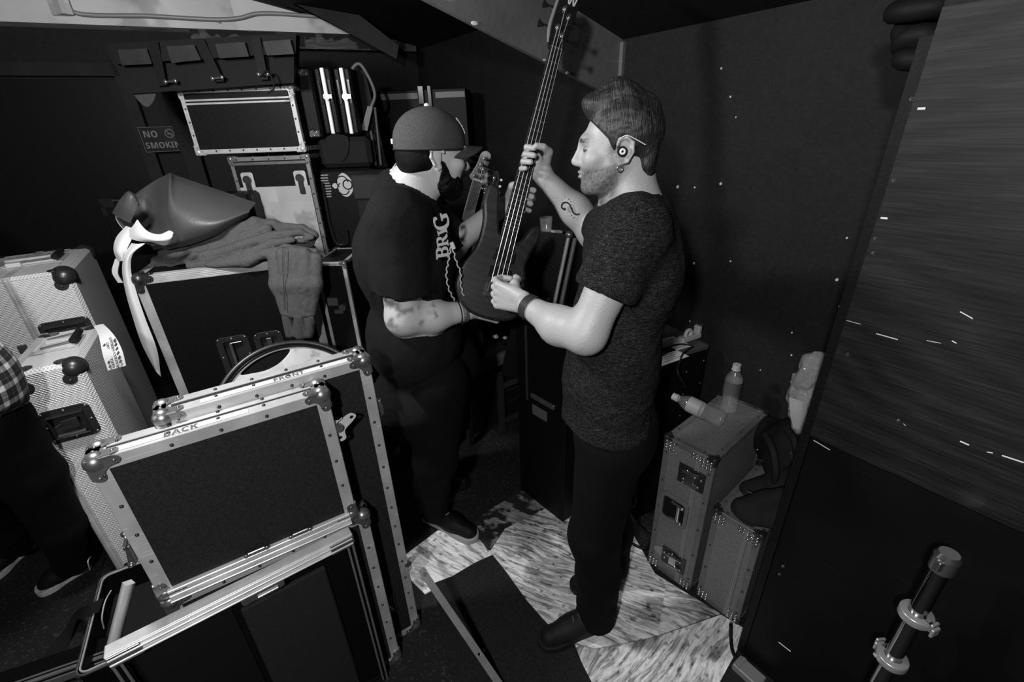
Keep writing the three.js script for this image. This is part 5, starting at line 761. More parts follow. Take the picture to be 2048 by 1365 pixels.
stringed({ label: 'electric guitar with pale maple headstock and neck behind the bass', group: 'guitars in the vault', bridge: [-0.345, 0.836, -1.8], nut: [-0.109, 1.51, -1.84], facing: [0.25, 0.15, 1], L: 0.56, outline: gOut, thick: 0.036, bodyM: mat(0.06, 0.35), neckM: M.maple, boardM: mat(0.05, 0.5), w0: 0.019, w1: 0.025, frets: 21, strings: 6, tone: 1,
  head: { z: -0.004, m: M.maple, posts: [[-0.014, 0.014, -1], [-0.008, 0.036, -1], [-0.002, 0.06, -1], [0.006, 0.084, -1], [0.014, 0.044, 1], [0.012, 0.02, 1]], shape: [[-0.02, -0.005], [0.016, -0.012], [0.034, 0.004], [0.032, 0.03], [0.024, 0.06], [0.026, 0.088], [0.022, 0.105], [0.004, 0.112], [-0.012, 0.1], [-0.018, 0.06], [-0.03, 0.02], [-0.034, 0.008]], reach: 0.034 } });
stringed({ label: 'dark electric guitar with round white tuner buttons, right of the maple headstock', group: 'guitars in the vault', bridge: [-0.264, 0.75, -1.97], nut: [-0.079, 1.44, -2], facing: [-0.2, 0.15, 1], L: 0.58, outline: gOut, thick: 0.036, bodyM: M.lam, neckM: M.bassWood, boardM: M.fretboard, w0: 0.019, w1: 0.025, frets: 21, strings: 6, tone: 1,
  head: { z: -0.004, m: M.black, button: M.ivory, posts: [[-0.014, 0.014, -1], [-0.014, 0.04, -1], [-0.014, 0.066, -1], [0.014, 0.066, 1], [0.014, 0.04, 1], [0.014, 0.014, 1]], shape: [[-0.02, 0], [0.02, 0], [0.03, 0.02], [0.032, 0.08], [0.02, 0.1], [0, 0.092], [-0.02, 0.1], [-0.032, 0.08], [-0.03, 0.02]], reach: 0.034 } });

// ---------------------------------------------------------------- people
const earHelix = [[-0.030, 0.006], [-0.024, -0.012], [-0.004, -0.024], [0.018, -0.024], [0.031, -0.010], [0.028, 0.008], [0.014, 0.014]];
function headField() {                                    // local head: face towards +z, y up, ears on x; about 0.23 tall
  const P = [ell([0, 0.036, -0.014], [0.074, 0.084, 0.094]), ell([0, -0.018, 0.030], [0.062, 0.078, 0.067]), ell([0, -0.066, 0.038], [0.05, 0.042, 0.05]), ell([0, -0.092, 0.070], [0.026, 0.020, 0.023])];
  for (const s of [-1, 1]) P.push(cap([s * 0.056, -0.03, 0.0], [s * 0.03, -0.088, 0.052], 0.018, 0.016), ell([s * 0.04, -0.016, 0.066], [0.022, 0.018, 0.02]));
  P.push(cap([-0.034, 0.028, 0.084], [0.034, 0.028, 0.084], 0.0115));
  const skull = union(P, 0.022);
  const nose = [cap([0, 0.018, 0.093], [0, -0.020, 0.107], 0.0075, 0.0105), ell([0, -0.0245, 0.106], [0.0115, 0.0095, 0.0115]), ell([-0.011, -0.028, 0.097], [0.0075, 0.0075, 0.009]), ell([0.011, -0.028, 0.097], [0.0075, 0.0075, 0.009])];
  const lips = [cap([-0.018, -0.056, 0.084], [0.018, -0.056, 0.084], 0.0085), ell([0, -0.051, 0.096], [0.016, 0.0055, 0.0075]), ell([0, -0.062, 0.0945], [0.014, 0.006, 0.0075])];
  const ears = []; for (const s of [-1, 1]) { for (let i = 0; i + 1 < earHelix.length; i++) ears.push(cap([s * (0.079 + 0.004 * Math.sin(i)), earHelix[i][0], earHelix[i][1] - 0.006], [s * 0.080, earHelix[i + 1][0], earHelix[i + 1][1] - 0.006], 0.0046)); ears.push(ell([s * 0.075, 0.0, -0.012], [0.006, 0.028, 0.017]), ell([s * 0.077, -0.028, -0.002], [0.006, 0.010, 0.008])); }
  const earU = union(ears, 0.004), eye = [-1, 1].map((s) => ell([s * 0.031, 0.006, 0.0785], [0.0135, 0.0105, 0.0115]));
  return (x, y, z) => {
    let d = skull(x, y, z); for (const n of nose) d = smin(d, n(x, y, z), 0.010);
    for (const s of [-1, 1]) d = smax(d, -(Math.hypot((x - s * 0.033) * 0.75, y - 0.007, z - 0.104) - 0.0165), 0.012);
    for (const n of lips) d = smin(d, n(x, y, z), 0.005); d = smax(d, -(Math.hypot(x * 0.35, (y + 0.0562) * 1.6, z - 0.104) - 0.006), 0.003);
    for (const e of eye) d = Math.min(d, e(x, y, z));
    return smin(d, earU(x, y, z), 0.005);
  };
}
const headF = headField();
// a hand: fingers wrap round an axis through c (direction a, index side first); p points from the axis to the palm, turn = +1 or -1 sets which way the fingers go round
function hand({ c, a, p, turn, R = 0.03, wrist, fr = 0.0085, spread = 0.0185, start = 50, wrap = [62, 58, 52], thumb = [-40, -85, -128], thumbUp = 0.03, k = 1 }) {
  const C = A(c), ax = A(a).normalize(), pp = A(p); pp.addScaledVector(ax, -pp.dot(ax)).normalize(); const q = ax.clone().cross(pp).multiplyScalar(turn), W = A(wrist), out = [];
  const pt = (deg, off, r) => { const t = rad(deg); return C.clone().addScaledVector(ax, off).addScaledVector(pp, Math.cos(t) * r).addScaledVector(q, Math.sin(t) * r).toArray(); };
  const len = [1, 1.06, 1, 0.86];
  for (let i = 0; i < 4; i++) {
    const off = (1.5 - i) * spread * k, w = wrap.map((v) => v * len[i]), r = (R + 0.001 * (i === 1)) * (i === 3 ? 0.96 : 1), kn = pt(start, off, r * 1.14), f = fr * (i === 3 ? 0.86 : 1) * k;
    const p1 = pt(start + w[0], off * 1.02, r), p2 = pt(start + w[0] + w[1], off * 1.0, r * 0.97), p3 = pt(start + w[0] + w[1] + w[2], off * 0.98, r * 0.95);
    out.push({ f: cap(kn, p1, f * 1.08, f), k: 0.004 }, { f: cap(p1, p2, f * 1.02, f * 0.95), k: 0.004 }, { f: cap(p2, p3, f * 0.95, f * 0.84), k: 0.004 });
    const wv = W.clone().addScaledVector(ax, off * 0.55).toArray(); out.push({ f: cap(wv, kn, 0.014 * k, 0.0105 * k), k: 0.014, palm: 1 });
  }
  const t0 = W.clone().addScaledVector(ax, 0.012 * k).lerp(A(pt(start * 0.2, spread, R * 1.3)), 0.35).toArray(), t1 = pt(thumb[0], thumbUp, R * 1.3), t2 = pt(thumb[1], thumbUp + 0.006, R * 1.08), t3 = pt(thumb[2], thumbUp + 0.004, R * 1.02);
  out.push({ f: cap(t0, t1, 0.015 * k, 0.0125 * k), k: 0.012, palm: 1 }, { f: cap(t1, t2, 0.0118 * k, 0.0105 * k), k: 0.005 }, { f: cap(t2, t3, 0.0105 * k, 0.0085 * k), k: 0.005 });
  const palm = out.filter((o) => o.palm), rest = out.filter((o) => !o.palm);
  return (x, y, z) => { let d = 1e9; for (const o of palm) d = d > 1e8 ? o.f(x, y, z) : smin(d, o.f(x, y, z), o.k); let e = 1e9; for (let i = 0; i < rest.length; i++) e = Math.min(e, i % 1 ? 0 : rest[i].f(x, y, z)); return smin(d, e, 0.006); };
}
const planeCut = (P, n) => { const d = A(n).normalize(), c = A(P).dot(d); return (x, y, z) => x * d.x + y * d.y + z * d.z - c; };
function paint(g, fn) { const p = g.attributes.position, c = new Float32Array(p.count * 3); for (let i = 0; i < p.count; i++) { const v = fn(p.getX(i), p.getY(i), p.getZ(i)); c[i * 3] = c[i * 3 + 1] = c[i * 3 + 2] = v; } g.setAttribute('color', new THREE.BufferAttribute(c, 3)); return g; }
function skinMesh(o, grids, colour, tone) {
  const gs = grids.map(([f, lo, hi, h]) => { const g = paint(nets(f, lo, hi, h), colour); return g.toNonIndexed(); });
  const g = mergeGeometries(gs), uv = triUV(g, 0.2); const m = mat(tone, 0.5, 0, { vertexColors: true, bumpMap: skinB, bumpScale: 0.0005, tile: 0.2, sheen: 0.1 }); uv.userData.keepUV = true;
  return part(o, 'body', uv, m);
}
function headFrame(center, dir, s, roll = 0) { const Z = A(dir).normalize(), X = V(0, 1, 0).cross(Z).normalize(), Y = Z.clone().cross(X); if (roll) { X.applyAxisAngle(Z, roll); Y.applyAxisAngle(Z, roll); } const C = A(center); return { C, X, Y, Z, s, f: (g) => frame(C, X, Y, Z, g, s), toW: (p) => C.clone().addScaledVector(X, p[0] * s).addScaledVector(Y, p[1] * s).addScaledVector(Z, p[2] * s).toArray(), loc: (x, y, z) => { const v = V(x, y, z).sub(C); return [v.dot(X) / s, v.dot(Y) / s, v.dot(Z) / s]; } }; }
const inBox = (h, pts, m) => boundsOf(pts.map((p) => h.toW(p)), m);
const HEADBOX = [[-0.1, -0.13, -0.13], [0.1, -0.13, -0.13], [-0.1, 0.16, -0.13], [0.1, 0.16, -0.13], [-0.1, -0.13, 0.14], [0.1, -0.13, 0.14], [-0.1, 0.16, 0.14], [0.1, 0.16, 0.14]];
function shoe(o, heel, toe, { upper = M.black, sole = M.sole, boot = false, lace = M.whiteCable, laces = true, h = 0.085 }) {
  const H = A(heel), T = A(toe), d = T.clone().sub(H); const L = d.length(); const z = d.normalize(), x = V(0, 1, 0).cross(z).normalize(), g = new THREE.Group(); g.name = boot ? 'boot' : 'sneaker'; basis(g, H, x, V(0, 1, 0), z); o.add(g);
  const W = 0.045, out = [[0, -0.004], [0.03, 0.004], [0.033, 0.05], [0.036, L * 0.5], [0.046, L * 0.72], [0.036, L * 0.93], [0, L], [-0.036, L * 0.93], [-0.046, L * 0.72], [-0.036, L * 0.5], [-0.033, 0.05], [-0.03, 0.004]];
  part(g, 'sole', at(ext(smooth(out, 50), 0.026, 0.004), 0, 0.026, 0, Math.PI / 2), sole);
  const f0 = union([cap([0, 0.045, 0.04], [0, 0.04, L * 0.55], 0.034, 0.034), cap([0, 0.038, L * 0.5], [0, 0.03, L - 0.045], 0.036, 0.034), cap([0, 0.05, 0.045], [0, h + 0.02, 0.055], 0.038, 0.042), cap([0, 0.06, 0.07], [0, 0.045, L * 0.6], 0.034, 0.028)], 0.03);
  part(g, 'upper', nets((px, py, pz) => smax(smax(f0(px, py, pz), 0.02 - py, 0.004), py - h - 0.015, 0.006), [-0.07, 0, -0.03], [0.07, 0.15, L + 0.03], 0.006), upper);
  if (laces) for (let i = 0; i < 4; i++) { const t = 0.11 + i * 0.022, yy = 0.092 - i * 0.007; part(g, 'lace', tube([[-0.024, yy - 0.012, t], [0, yy + 0.004, t + 0.006], [0.024, yy - 0.012, t + (i % 2 ? 0.012 : 0)]], 0.0028, 10, 5), lace); }
  return g;
}
function trousers(o, name, legs, extra, m, cut) {
  const L = [...extra]; const pts = [];
  for (const l of legs) { L.push(...chain(l.p, l.r)); pts.push(...l.p); }
  const f0 = union(L, 0.035), f = (x, y, z) => smax(f0(x, y, z) + 0.012 * fold(x, y * 1.6, z, 11) * (1 + 1.4 * sstep(0.4, 0.1, y)), cut(x, y, z), 0.01);
  return part(o, name, nets(f, ...boundsOf(pts, 0.2), 0.011), m);
}

// ---- the man in the grey T-shirt
{
  const o = thing('person', 'man in grey heather T-shirt and black jeans with forearm tattoo, steadying the bass neck', 'person', [0, 0, 0], 0, 'people');
  const hd = headFrame([0.255, 1.641, -1.12], [-1, -0.03, -0.1], 0.86), nb = [0.31, 1.496, -1.12];
  const Lsh = [0.272, 1.485, -0.98], Lel = [0.17, 1.263, -0.94], Lwr = [0.042, 1.279, -1.09], Rsh = [0.306, 1.446, -1.27], Rel = [0.287, 1.366, -1.5], Rwr = [0.122, 1.547, -1.5];
  const neck = cap(hd.toW([0, -0.03, -0.035]), nb, 0.052, 0.062), neck2 = cap(hd.toW([0, -0.06, 0.0]), [0.272, 1.506, -1.12], 0.04, 0.05);
  const torso = [ell([0.31, 1.369, -1.12], [0.105, 0.17, 0.165]), ell([0.282, 1.148, -1.11], [0.105, 0.17, 0.15]), ell([0.301, 0.898, -1.11], [0.105, 0.13, 0.15]), cap(Lsh, Rsh, 0.062), cap(nb, [0.305, 1.433, -1.12], 0.062, 0.08)];
  const armL = [cap(Lsh, Lel, 0.056, 0.044), cap(Lel, [0.115, 1.259, -1], 0.045, 0.045), cap([0.115, 1.259, -1], Lwr, 0.044, 0.0275)], armR = [cap(Rsh, Rel, 0.056, 0.05), cap(Rel, [0.22, 1.444, -1.51], 0.05, 0.047), cap([0.22, 1.444, -1.51], Rwr, 0.047, 0.029)];
  const hL = hand({ c: [-0.015, 1.279, -1.205], a: [0.12, 1, 0.05], p: [0.15, 0.1, 1], turn: -1, R: 0.030, wrist: [0.035, 1.278, -1.115], start: 42, thumb: [-30, -70, -110], thumbUp: 0.036, spread: 0.0195, fr: 0.0095, k: 1.05 });
  const hR = hand({ c: [0.083, 1.6, -1.475], a: [0.26, 0.9, -0.2], p: [0.85, 0, -0.5], turn: 1, R: 0.031, wrist: [0.122, 1.553, -1.5], start: 58, wrap: [58, 56, 56], thumb: [-40, -82, -122], thumbUp: 0.034, spread: 0.0195, fr: 0.0095, k: 1.05 });
  const hips = [ell([0.297, 0.862, -1.11], [0.1, 0.12, 0.145])];
  const legP = [[[0.271, 0.836, -1.05], [0.245, 0.48, -1.04], [0.265, 0.1, -1.055]], [[0.342, 0.732, -1.2], [0.315, 0.47, -1.22], [0.365, 0.1, -1.25]]];
  const bodyU = union([...torso, ...hips, neck, neck2, ...armL, ...armR, ...chain(legP[0], [0.07, 0.05, 0.035]), ...chain(legP[1], [0.07, 0.05, 0.035])], 0.03), hf = hd.f(headF), headU = (x, y, z) => smin(hf(x, y, z), smin(neck(x, y, z), neck2(x, y, z), 0.03), 0.016);
  const inset = (x, y, z) => bodyU(x, y, z);
  const wristU = (f, arm) => (x, y, z) => smin(f(x, y, z), arm(x, y, z), 0.014);
  const col = (x, y, z) => { const [a, b, c] = hd.loc(x, y, z); let v = 1; if (Math.abs(a) < 0.09 && b > -0.14 && b < 0.13 && c > -0.12 && c < 0.14) {
    const n = vnoise(x * 420, y * 260, z * 420), beard = sstep(-0.03, -0.048, b - 0.35 * Math.max(0, 0.05 - c)) * sstep(-0.012, 0.012, c) * (1 - sstep(0.0, 0.012, b)), side = sstep(0.028, 0.01, Math.abs(c - 0.008)) * sstep(-0.06, -0.03, b) * (1 - sstep(0.01, 0.03, b)) * sstep(0.045, 0.058, Math.abs(a));
    const lipz = sstep(0.012, 0.006, Math.abs(b + 0.0565)) * sstep(0.084, 0.09, c) * sstep(0.024, 0.016, Math.abs(a));
    v *= 1 - (0.72 * Math.max(beard * (1 - lipz), side * 0.8)) * (0.6 + 0.6 * n); v *= 1 - 0.35 * lipz;
    const brow = sstep(0.007, 0.003, Math.abs(b - 0.030 + 0.1 * Math.abs(Math.abs(a) - 0.03))) * sstep(0.075, 0.082, c) * sstep(0.05, 0.044, Math.abs(a)) * sstep(0.008, 0.014, Math.abs(a)); v *= 1 - 0.85 * brow;
    for (const s of [-1, 1]) { const da = a - s * 0.033, e = Math.hypot(da * 0.8, (b - 0.006) * 2.6, (c - 0.084) * 0.8); if (e < 0.011) v *= 0.12; else if (e < 0.0125) v *= 0.4; const crease = sstep(0.0022, 0.0008, Math.abs(b - 0.0145 + da * da * 14)) * sstep(0.016, 0.012, Math.abs(da)) * sstep(0.065, 0.072, c); v *= 1 - 0.4 * crease; } } return v; };
  skinMesh(o, [[inset, ...boundsOf([nb, Lel, Lwr, Rel, Rwr, [0.2, 0.05, -1.05], [0.4, 0.05, -1.3], [0.31, 1.369, -1.12]], 0.19), 0.011], [headU, ...inBox(hd, [...HEADBOX, [0, -0.19, -0.08], [0, -0.19, 0.02]], 0.004), 0.0032],
    [wristU(hL, armL[2]), ...boundsOf([[-0.015, 1.279, -1.205], Lwr], 0.06), 0.0032], [wristU(hR, armR[2]), ...boundsOf([[0.083, 1.6, -1.475], Rwr], 0.06), 0.0032]], col, 0.37);
  // hair
  const zl = (y) => y > 0.085 ? 0.2 : y > 0.03 ? mix(0.03, 0.082, (y - 0.03) / 0.055) : y > -0.012 ? mix(0.012, 0.03, (y + 0.012) / 0.042) : -0.028 - (-0.012 - y) * 0.1;
  const hair0 = union([ell([0, 0.044, -0.018], [0.083, 0.094, 0.103]), cap([-0.012, 0.112, 0.066], [0.0, 0.136, 0.0], 0.026, 0.03), cap([0.02, 0.108, 0.062], [0.02, 0.13, -0.02], 0.024, 0.026), cap([0, 0.135, 0.0], [0, 0.10, -0.07], 0.03, 0.03), ell([0, -0.03, -0.072], [0.062, 0.06, 0.034])], 0.02);
  const hairF = (x, y, z) => { let d = hair0(x, y, z) + 0.004 * (vnoise(x * 110, y * 50, z * 30) - 0.5) + 0.002 * (vnoise(x * 260, y * 120, z * 60) - 0.5); d = smax(d, (z - zl(y)) * 0.8, 0.006); d = smax(d, -0.088 - y - 0.1 * z, 0.006); for (const s of [-1, 1]) d = smax(d, -(Math.hypot((x - s * 0.085) * 0.6, (y + 0.004) * 0.55, z + 0.008) - 0.0215), 0.006); return d; };
  part(o, 'hair', nets(hd.f(hairF), ...inBox(hd, HEADBOX, 0.02), 0.0035), M.hair);
  // T-shirt
  const sl = (a, b, t) => { const p = A(a).lerp(A(b), t); return p.toArray(); };
  const shirt0 = union([ell([0.31, 1.369, -1.12], [0.122, 0.185, 0.18]), ell([0.275, 1.163, -1.11], [0.124, 0.2, 0.165]), ell([0.272, 1.029, -1.11], [0.13, 0.13, 0.16]), ell([0.277, 0.908, -1.11], [0.136, 0.14, 0.165]), cap(Lsh, Rsh, 0.078), cap(nb, [0.305, 1.433, -1.12], 0.07, 0.09)], 0.04), slL = cap(Lsh, Lel, 0.073, 0.075), slR = cap(Rsh, Rel, 0.07, 0.07);
  const hem = planeCut([0.276, 0.896, -1.11], [-0.12, -1, 0.05]), eL = planeCut(sl(Lsh, Lel, 0.6), A(Lel).sub(A(Lsh)).toArray()), eR = planeCut(sl(Rsh, Rel, 0.62), A(Rel).sub(A(Rsh)).toArray()), holeN = cap(hd.toW([0, -0.03, -0.03]), [0.305, 1.491, -1.12], 0.072, 0.068);
  const aL = cap(Lsh, Lel, 0.06, 0.05), aR = cap(Rsh, Rel, 0.06, 0.054);
  const shirt = (x, y, z) => { const w = 0.5 + 1.1 * sstep(1.35, 1.0, y); const t = smax(shirt0(x, y, z), hem(x, y, z), 0.008);
    let l = smax(slL(x, y, z), eL(x, y, z), 0.006); l = smax(l, -Math.max(aL(x, y, z), -0.04 - eL(x, y, z)), 0.004); const q = smax(slR(x, y, z), eR(x, y, z), 0.006);
    let d = smin(smin(t, l, 0.022), q, 0.022) + 0.014 * w * fold(x * 0.8, y * 2.2, z * 0.8, 11) + 0.004 * (vnoise(x * 45, y * 70, z * 45) - 0.5); return smax(d, -holeN(x, y, z), 0.006); };
  part(o, 't_shirt', nets(shirt, ...boundsOf([Lsh, Lel, Rsh, Rel, nb, [0.276, 0.896, -1.11]], 0.19), 0.0085), M.tee);
  trousers(o, 'jeans', [{ p: [[0.275, 0.872, -1.05], [0.243, 0.50, -1.04], [0.268, 0.3, -1.055], [0.268, 0.07, -1.055]], r: [0.1, 0.078, 0.072, 0.066] }, { p: [[0.344, 0.753, -1.2], [0.318, 0.48, -1.22], [0.36, 0.28, -1.25], [0.368, 0.07, -1.25]], r: [0.1, 0.078, 0.07, 0.066] }], [ell([0.299, 0.88, -1.11], [0.122, 0.13, 0.16])], M.jeans, planeCut([0.3, 0.055, -1.1], [0, -1, 0]));
  shoe(o, [0.315, 0.012, -1.07], [0.055, 0.012, -0.992], { upper: mat(0.014, 0.6), sole: mat(0.016, 0.6), boot: true, lace: mat(0.08, 0.8), h: 0.11 });
  shoe(o, [0.425, 0.006, -1.29], [0.20, 0.006, -1.2], { upper: mat(0.014, 0.6), sole: mat(0.016, 0.6), boot: true, laces: false, h: 0.11 });
  // wristband, earpiece, earring, tattoo
  { const p = A(Lwr).lerp(A([0.115, 1.259, -1]), 0.12), d = A(Lwr).sub(A([0.115, 1.259, -1])).normalize(), g = new THREE.CylinderGeometry(0.0335, 0.035, 0.024, 32, 1, true); g.applyQuaternion(new THREE.Quaternion().setFromUnitVectors(V(0, 1, 0), d)); part(o, 'wristband', g, mat(0.03, 0.5, 0, { side: THREE.DoubleSide }), p.toArray()); }
  { const e = new THREE.Group(); e.name = 'in_ear_monitor'; basis(e, A(hd.toW([0.084, 0.0, -0.004])), hd.Y.clone(), hd.Z.clone(), hd.X.clone()); o.add(e); part(e, 'shell', at(cyl(0.0105, 0.011, 0.008, 18), 0, 0, 0, Math.PI / 2), M.blackGloss); part(e, 'faceplate', at(new THREE.TorusGeometry(0.0045, 0.0025, 8, 18), 0, 0, 0.0045), M.ivory);
    part(o, 'earphone_wire', tube([hd.toW([0.083, 0.03, 0.002]), hd.toW([0.087, 0.036, -0.012]), hd.toW([0.085, 0.026, -0.035]), hd.toW([0.08, 0.012, -0.06])], 0.0013, 20, 5), M.whiteCable); part(o, 'earring', at(new THREE.TorusGeometry(0.006, 0.0012, 6, 18), ...hd.toW([0.082, -0.04, 0.0])), M.chrome); }
  { // two mirrored clef marks inked on the outer forearm
    const a = A([0.22, 1.444, -1.51]), b = A(Rwr), y = b.clone().sub(A(Rel)).normalize(), z0 = V(-0.12, 0.45, 1).normalize(), x = y.clone().cross(z0).normalize(), z = x.clone().cross(y), c = A([0.193, 1.451, -1.503]), ink = mat(0.02, 0.8), tt = new THREE.Group(); tt.name = 'tattoo'; basis(tt, c, x, y, z); o.add(tt);
    const rr = 0.0495, lay = (u, v) => { const t = u / rr; return V(Math.sin(t) * rr, v, Math.cos(t) * rr); };
    const clef = (fl) => { const s = fl ? -1 : 1, pts = [[-0.017, 0.014], [-0.018, 0.024], [-0.008, 0.031], [0.003, 0.025], [0.006, 0.012], [0.0, -0.002]].map(([u, v]) => lay(s * (u - 0.002), s * v + (fl ? 0 : 0))); const q = [tube(pts, 0.0022, 30, 6), ball(0.0042, ...lay(s * -0.0165, s * 0.014).toArray(), [1, 1, 0.5], 10)]; for (const v of [0.024, 0.014]) q.push(ball(0.0018, ...lay(s * 0.013, s * v + s * 0.002).toArray(), [1, 1, 0.5], 7)); return q; };
    part(tt, 'clef_mark', clef(false), ink); part(tt, 'clef_mark', clef(true), ink); }
}
// ---- the man in the cap
{
  const o = thing('person', 'bearded man in dark baseball cap and black printed T-shirt, bending over the bass', 'person', [0, 0, 0], 0, 'people');
  const hd = headFrame([-0.219, 1.622, -1.5], [0.9, -0.15, -0.38], 0.98), nb = [-0.339, 1.509, -1.5];
  const Rsh = [-0.317, 1.461, -1.35], Rel = [-0.342, 1.16, -1.33], Rmid = [-0.251, 1.144, -1.37], Rwr = [-0.148, 1.141, -1.42], Lsh = [-0.302, 1.42, -1.66], Lel = [-0.217, 1.286, -1.74], Lwr = [-0.025, 1.443, -1.61];
  const neck = cap(hd.toW([0, -0.04, -0.04]), nb, 0.056, 0.064), neck2 = cap(hd.toW([0, -0.07, 0.0]), [-0.307, 1.483, -1.5], 0.045, 0.06);
  const torso = [ell([-0.342, 1.301, -1.5], [0.15, 0.2, 0.185]), ell([-0.346, 1.043, -1.5], [0.155, 0.18, 0.18]), ell([-0.385, 0.739, -1.51], [0.14, 0.15, 0.17]), cap(Rsh, Lsh, 0.075), cap(nb, [-0.343, 1.385, -1.5], 0.075, 0.11)];
  const armR = [cap(Rsh, Rel, 0.064, 0.052), cap(Rel, Rmid, 0.052, 0.047), cap(Rmid, Rwr, 0.047, 0.032)], armL = [cap(Lsh, Lel, 0.064, 0.052), cap(Lel, Lwr, 0.05, 0.034)];
  const hR = hand({ c: [-0.066, 1.122, -1.47], a: [-0.1, 0.9, 0.3], p: [-0.35, 0.4, 0.85], turn: 1, R: 0.028, wrist: [-0.134, 1.144, -1.42], start: 45, thumb: [-30, -65, -95], thumbUp: 0.034, fr: 0.0092 });
  const hL = hand({ c: [0.052, 1.484, -1.515], a: [0.26, 0.9, -0.2], p: [-0.8, -0.05, -0.6], turn: -1, R: 0.033, wrist: [-0.014, 1.448, -1.6], start: 66, wrap: [56, 54, 50], thumb: [-34, -62, -100], thumbUp: 0.03, spread: 0.021, fr: 0.0095 });
  const legs = [[[-0.29, 0.84, -1.44], [-0.33, 0.47, -1.46], [-0.40, 0.1, -1.58]], [[-0.24, 0.84, -1.60], [-0.3, 0.47, -1.75], [-0.41, 0.1, -1.88]]];
  const bodyU = union([...torso, neck, neck2, ...armR, ...armL, ...chain(legs[0], [0.08, 0.055, 0.038]), ...chain(legs[1], [0.08, 0.055, 0.038])], 0.03), hf = hd.f(headF), headU = (x, y, z) => smin(hf(x, y, z), smin(neck(x, y, z), neck2(x, y, z), 0.03), 0.018);
  const col = (x, y, z) => { const [a, b, c] = hd.loc(x, y, z); let v = 1; if (Math.abs(a) < 0.09 && b > -0.12 && c > 0) { for (const s of [-1, 1]) if (Math.hypot(a - s * 0.031, (b - 0.006) * 1.6, c - 0.09) < 0.008) v *= 0.15; const br = sstep(0.006, 0.003, Math.abs(b - 0.030)) * sstep(0.075, 0.082, c); v *= 1 - 0.8 * br; }
    const d = Math.hypot(x - Rel[0], y - Rel[1], z - Rel[2]); if (d < 0.11 && y > 1.1) { const n = fbm(x * 40, y * 40, z * 40, 3); v *= 1 - 0.6 * sstep(0.55, 0.62, n) * sstep(1.13, 1.16, y); } return v; };
  skinMesh(o, [[bodyU, ...boundsOf([nb, Rel, Rwr, Lel, Lwr, [-0.4, 0.05, -1.6], [-0.3, 0.05, -1.8], [-0.346, 1.043, -1.5], [-0.343, 1.385, -1.5]], 0.21), 0.012], [headU, ...inBox(hd, [...HEADBOX, [0, -0.17, -0.1], [0, -0.17, 0.02]], 0.004), 0.0035],
    [(x, y, z) => smin(hR(x, y, z), armR[2](x, y, z), 0.014), ...boundsOf([[-0.066, 1.122, -1.47], Rwr], 0.06), 0.0033], [(x, y, z) => smin(hL(x, y, z), armL[1](x, y, z), 0.014), ...boundsOf([[0.052, 1.484, -1.515], Lwr], 0.06), 0.0033]], col, 0.46);
  // hair under the cap and full beard
  const hairF = (x, y, z) => { let d = ell([0, 0.03, -0.02], [0.079, 0.09, 0.098])(x, y, z) + 0.003 * (vnoise(x * 160, y * 160, z * 160) - 0.5); d = smin(d, ell([0, -0.035, -0.07], [0.06, 0.056, 0.036])(x, y, z), 0.02); d = smin(d, ell([0, -0.012, -0.052], [0.07, 0.055, 0.064])(x, y, z), 0.02); d = smax(d, z - mix(0.0, 0.04, sstep(0.0, 0.05, y)), 0.006); d = smax(d, -0.046 - y + 0.18 * Math.min(0, z + 0.04), 0.006); for (const s of [-1, 1]) d = smax(d, -(Math.hypot((x - s * 0.09) * 0.5, y * 0.55, z + 0.006) - 0.0185), 0.006); return d; };
  part(o, 'hair', nets(hd.f(hairF), ...inBox(hd, HEADBOX, 0.01), 0.0038), M.hairBlack);
  const b0 = union([ell([0, -0.07, 0.04], [0.06, 0.05, 0.056]), ell([0, -0.098, 0.066], [0.034, 0.034, 0.032]), cap([0.06, -0.02, 0.008], [0.045, -0.08, 0.03], 0.017, 0.02), cap([-0.06, -0.02, 0.008], [-0.045, -0.08, 0.03], 0.017, 0.02), cap([-0.024, -0.044, 0.09], [0.024, -0.044, 0.09], 0.009)], 0.02);
  const beardF = (x, y, z) => { let d = b0(x, y, z) + 0.006 * (vnoise(x * 140, y * 90, z * 140) - 0.5); d = smax(d, y + 0.03 - 0.42 * Math.max(0, 0.045 - z) - 0.12 * Math.max(0, Math.abs(x) - 0.03), 0.008); d = smax(d, -(Math.hypot(x * 0.5, (y + 0.057) * 1.5, z - 0.102) - 0.012), 0.004); return d; };
  part(o, 'beard', nets(hd.f(beardF), ...inBox(hd, [[-0.09, -0.15, -0.03], [0.09, 0.02, 0.12], [-0.09, 0.02, 0.12], [0.09, -0.15, -0.03], [-0.09, -0.15, 0.12], [0.09, -0.15, 0.12]], 0.01), 0.004), M.hairBlack);
  // cap
  { const c = new THREE.Group(); c.name = 'cap'; const S = hd.s, X = hd.X.clone(), tl = new THREE.Quaternion().setFromAxisAngle(X, rad(-7)); basis(c, hd.C.clone().addScaledVector(hd.Y, 0.012), X, hd.Y.clone().applyQuaternion(tl), hd.Z.clone().applyQuaternion(tl)); o.add(c);
    const cr0 = ell([0, 0, 0], [0.087, 0.094, 0.109]), ci0 = ell([0, 0, 0], [0.081, 0.087, 0.102]), cr = (x, y, z) => cr0(x * (1 + 0.5 * Math.max(0, 0.03 - y)), Math.max(y - 0.03, 0), z + 0.012), ci = (x, y, z) => ci0(x, Math.max(y - 0.03, 0), z + 0.012);
    part(c, 'crown', nets((x, y, z) => smax(smax(cr(x, y, z), 0.006 - y, 0.004), -ci(x, y, z), 0.003) + 0.0018 * sstep(0.004, 0, Math.abs(x)) , [-0.12, -0.02, -0.16], [0.12, 0.16, 0.13], 0.0042), M.cap);
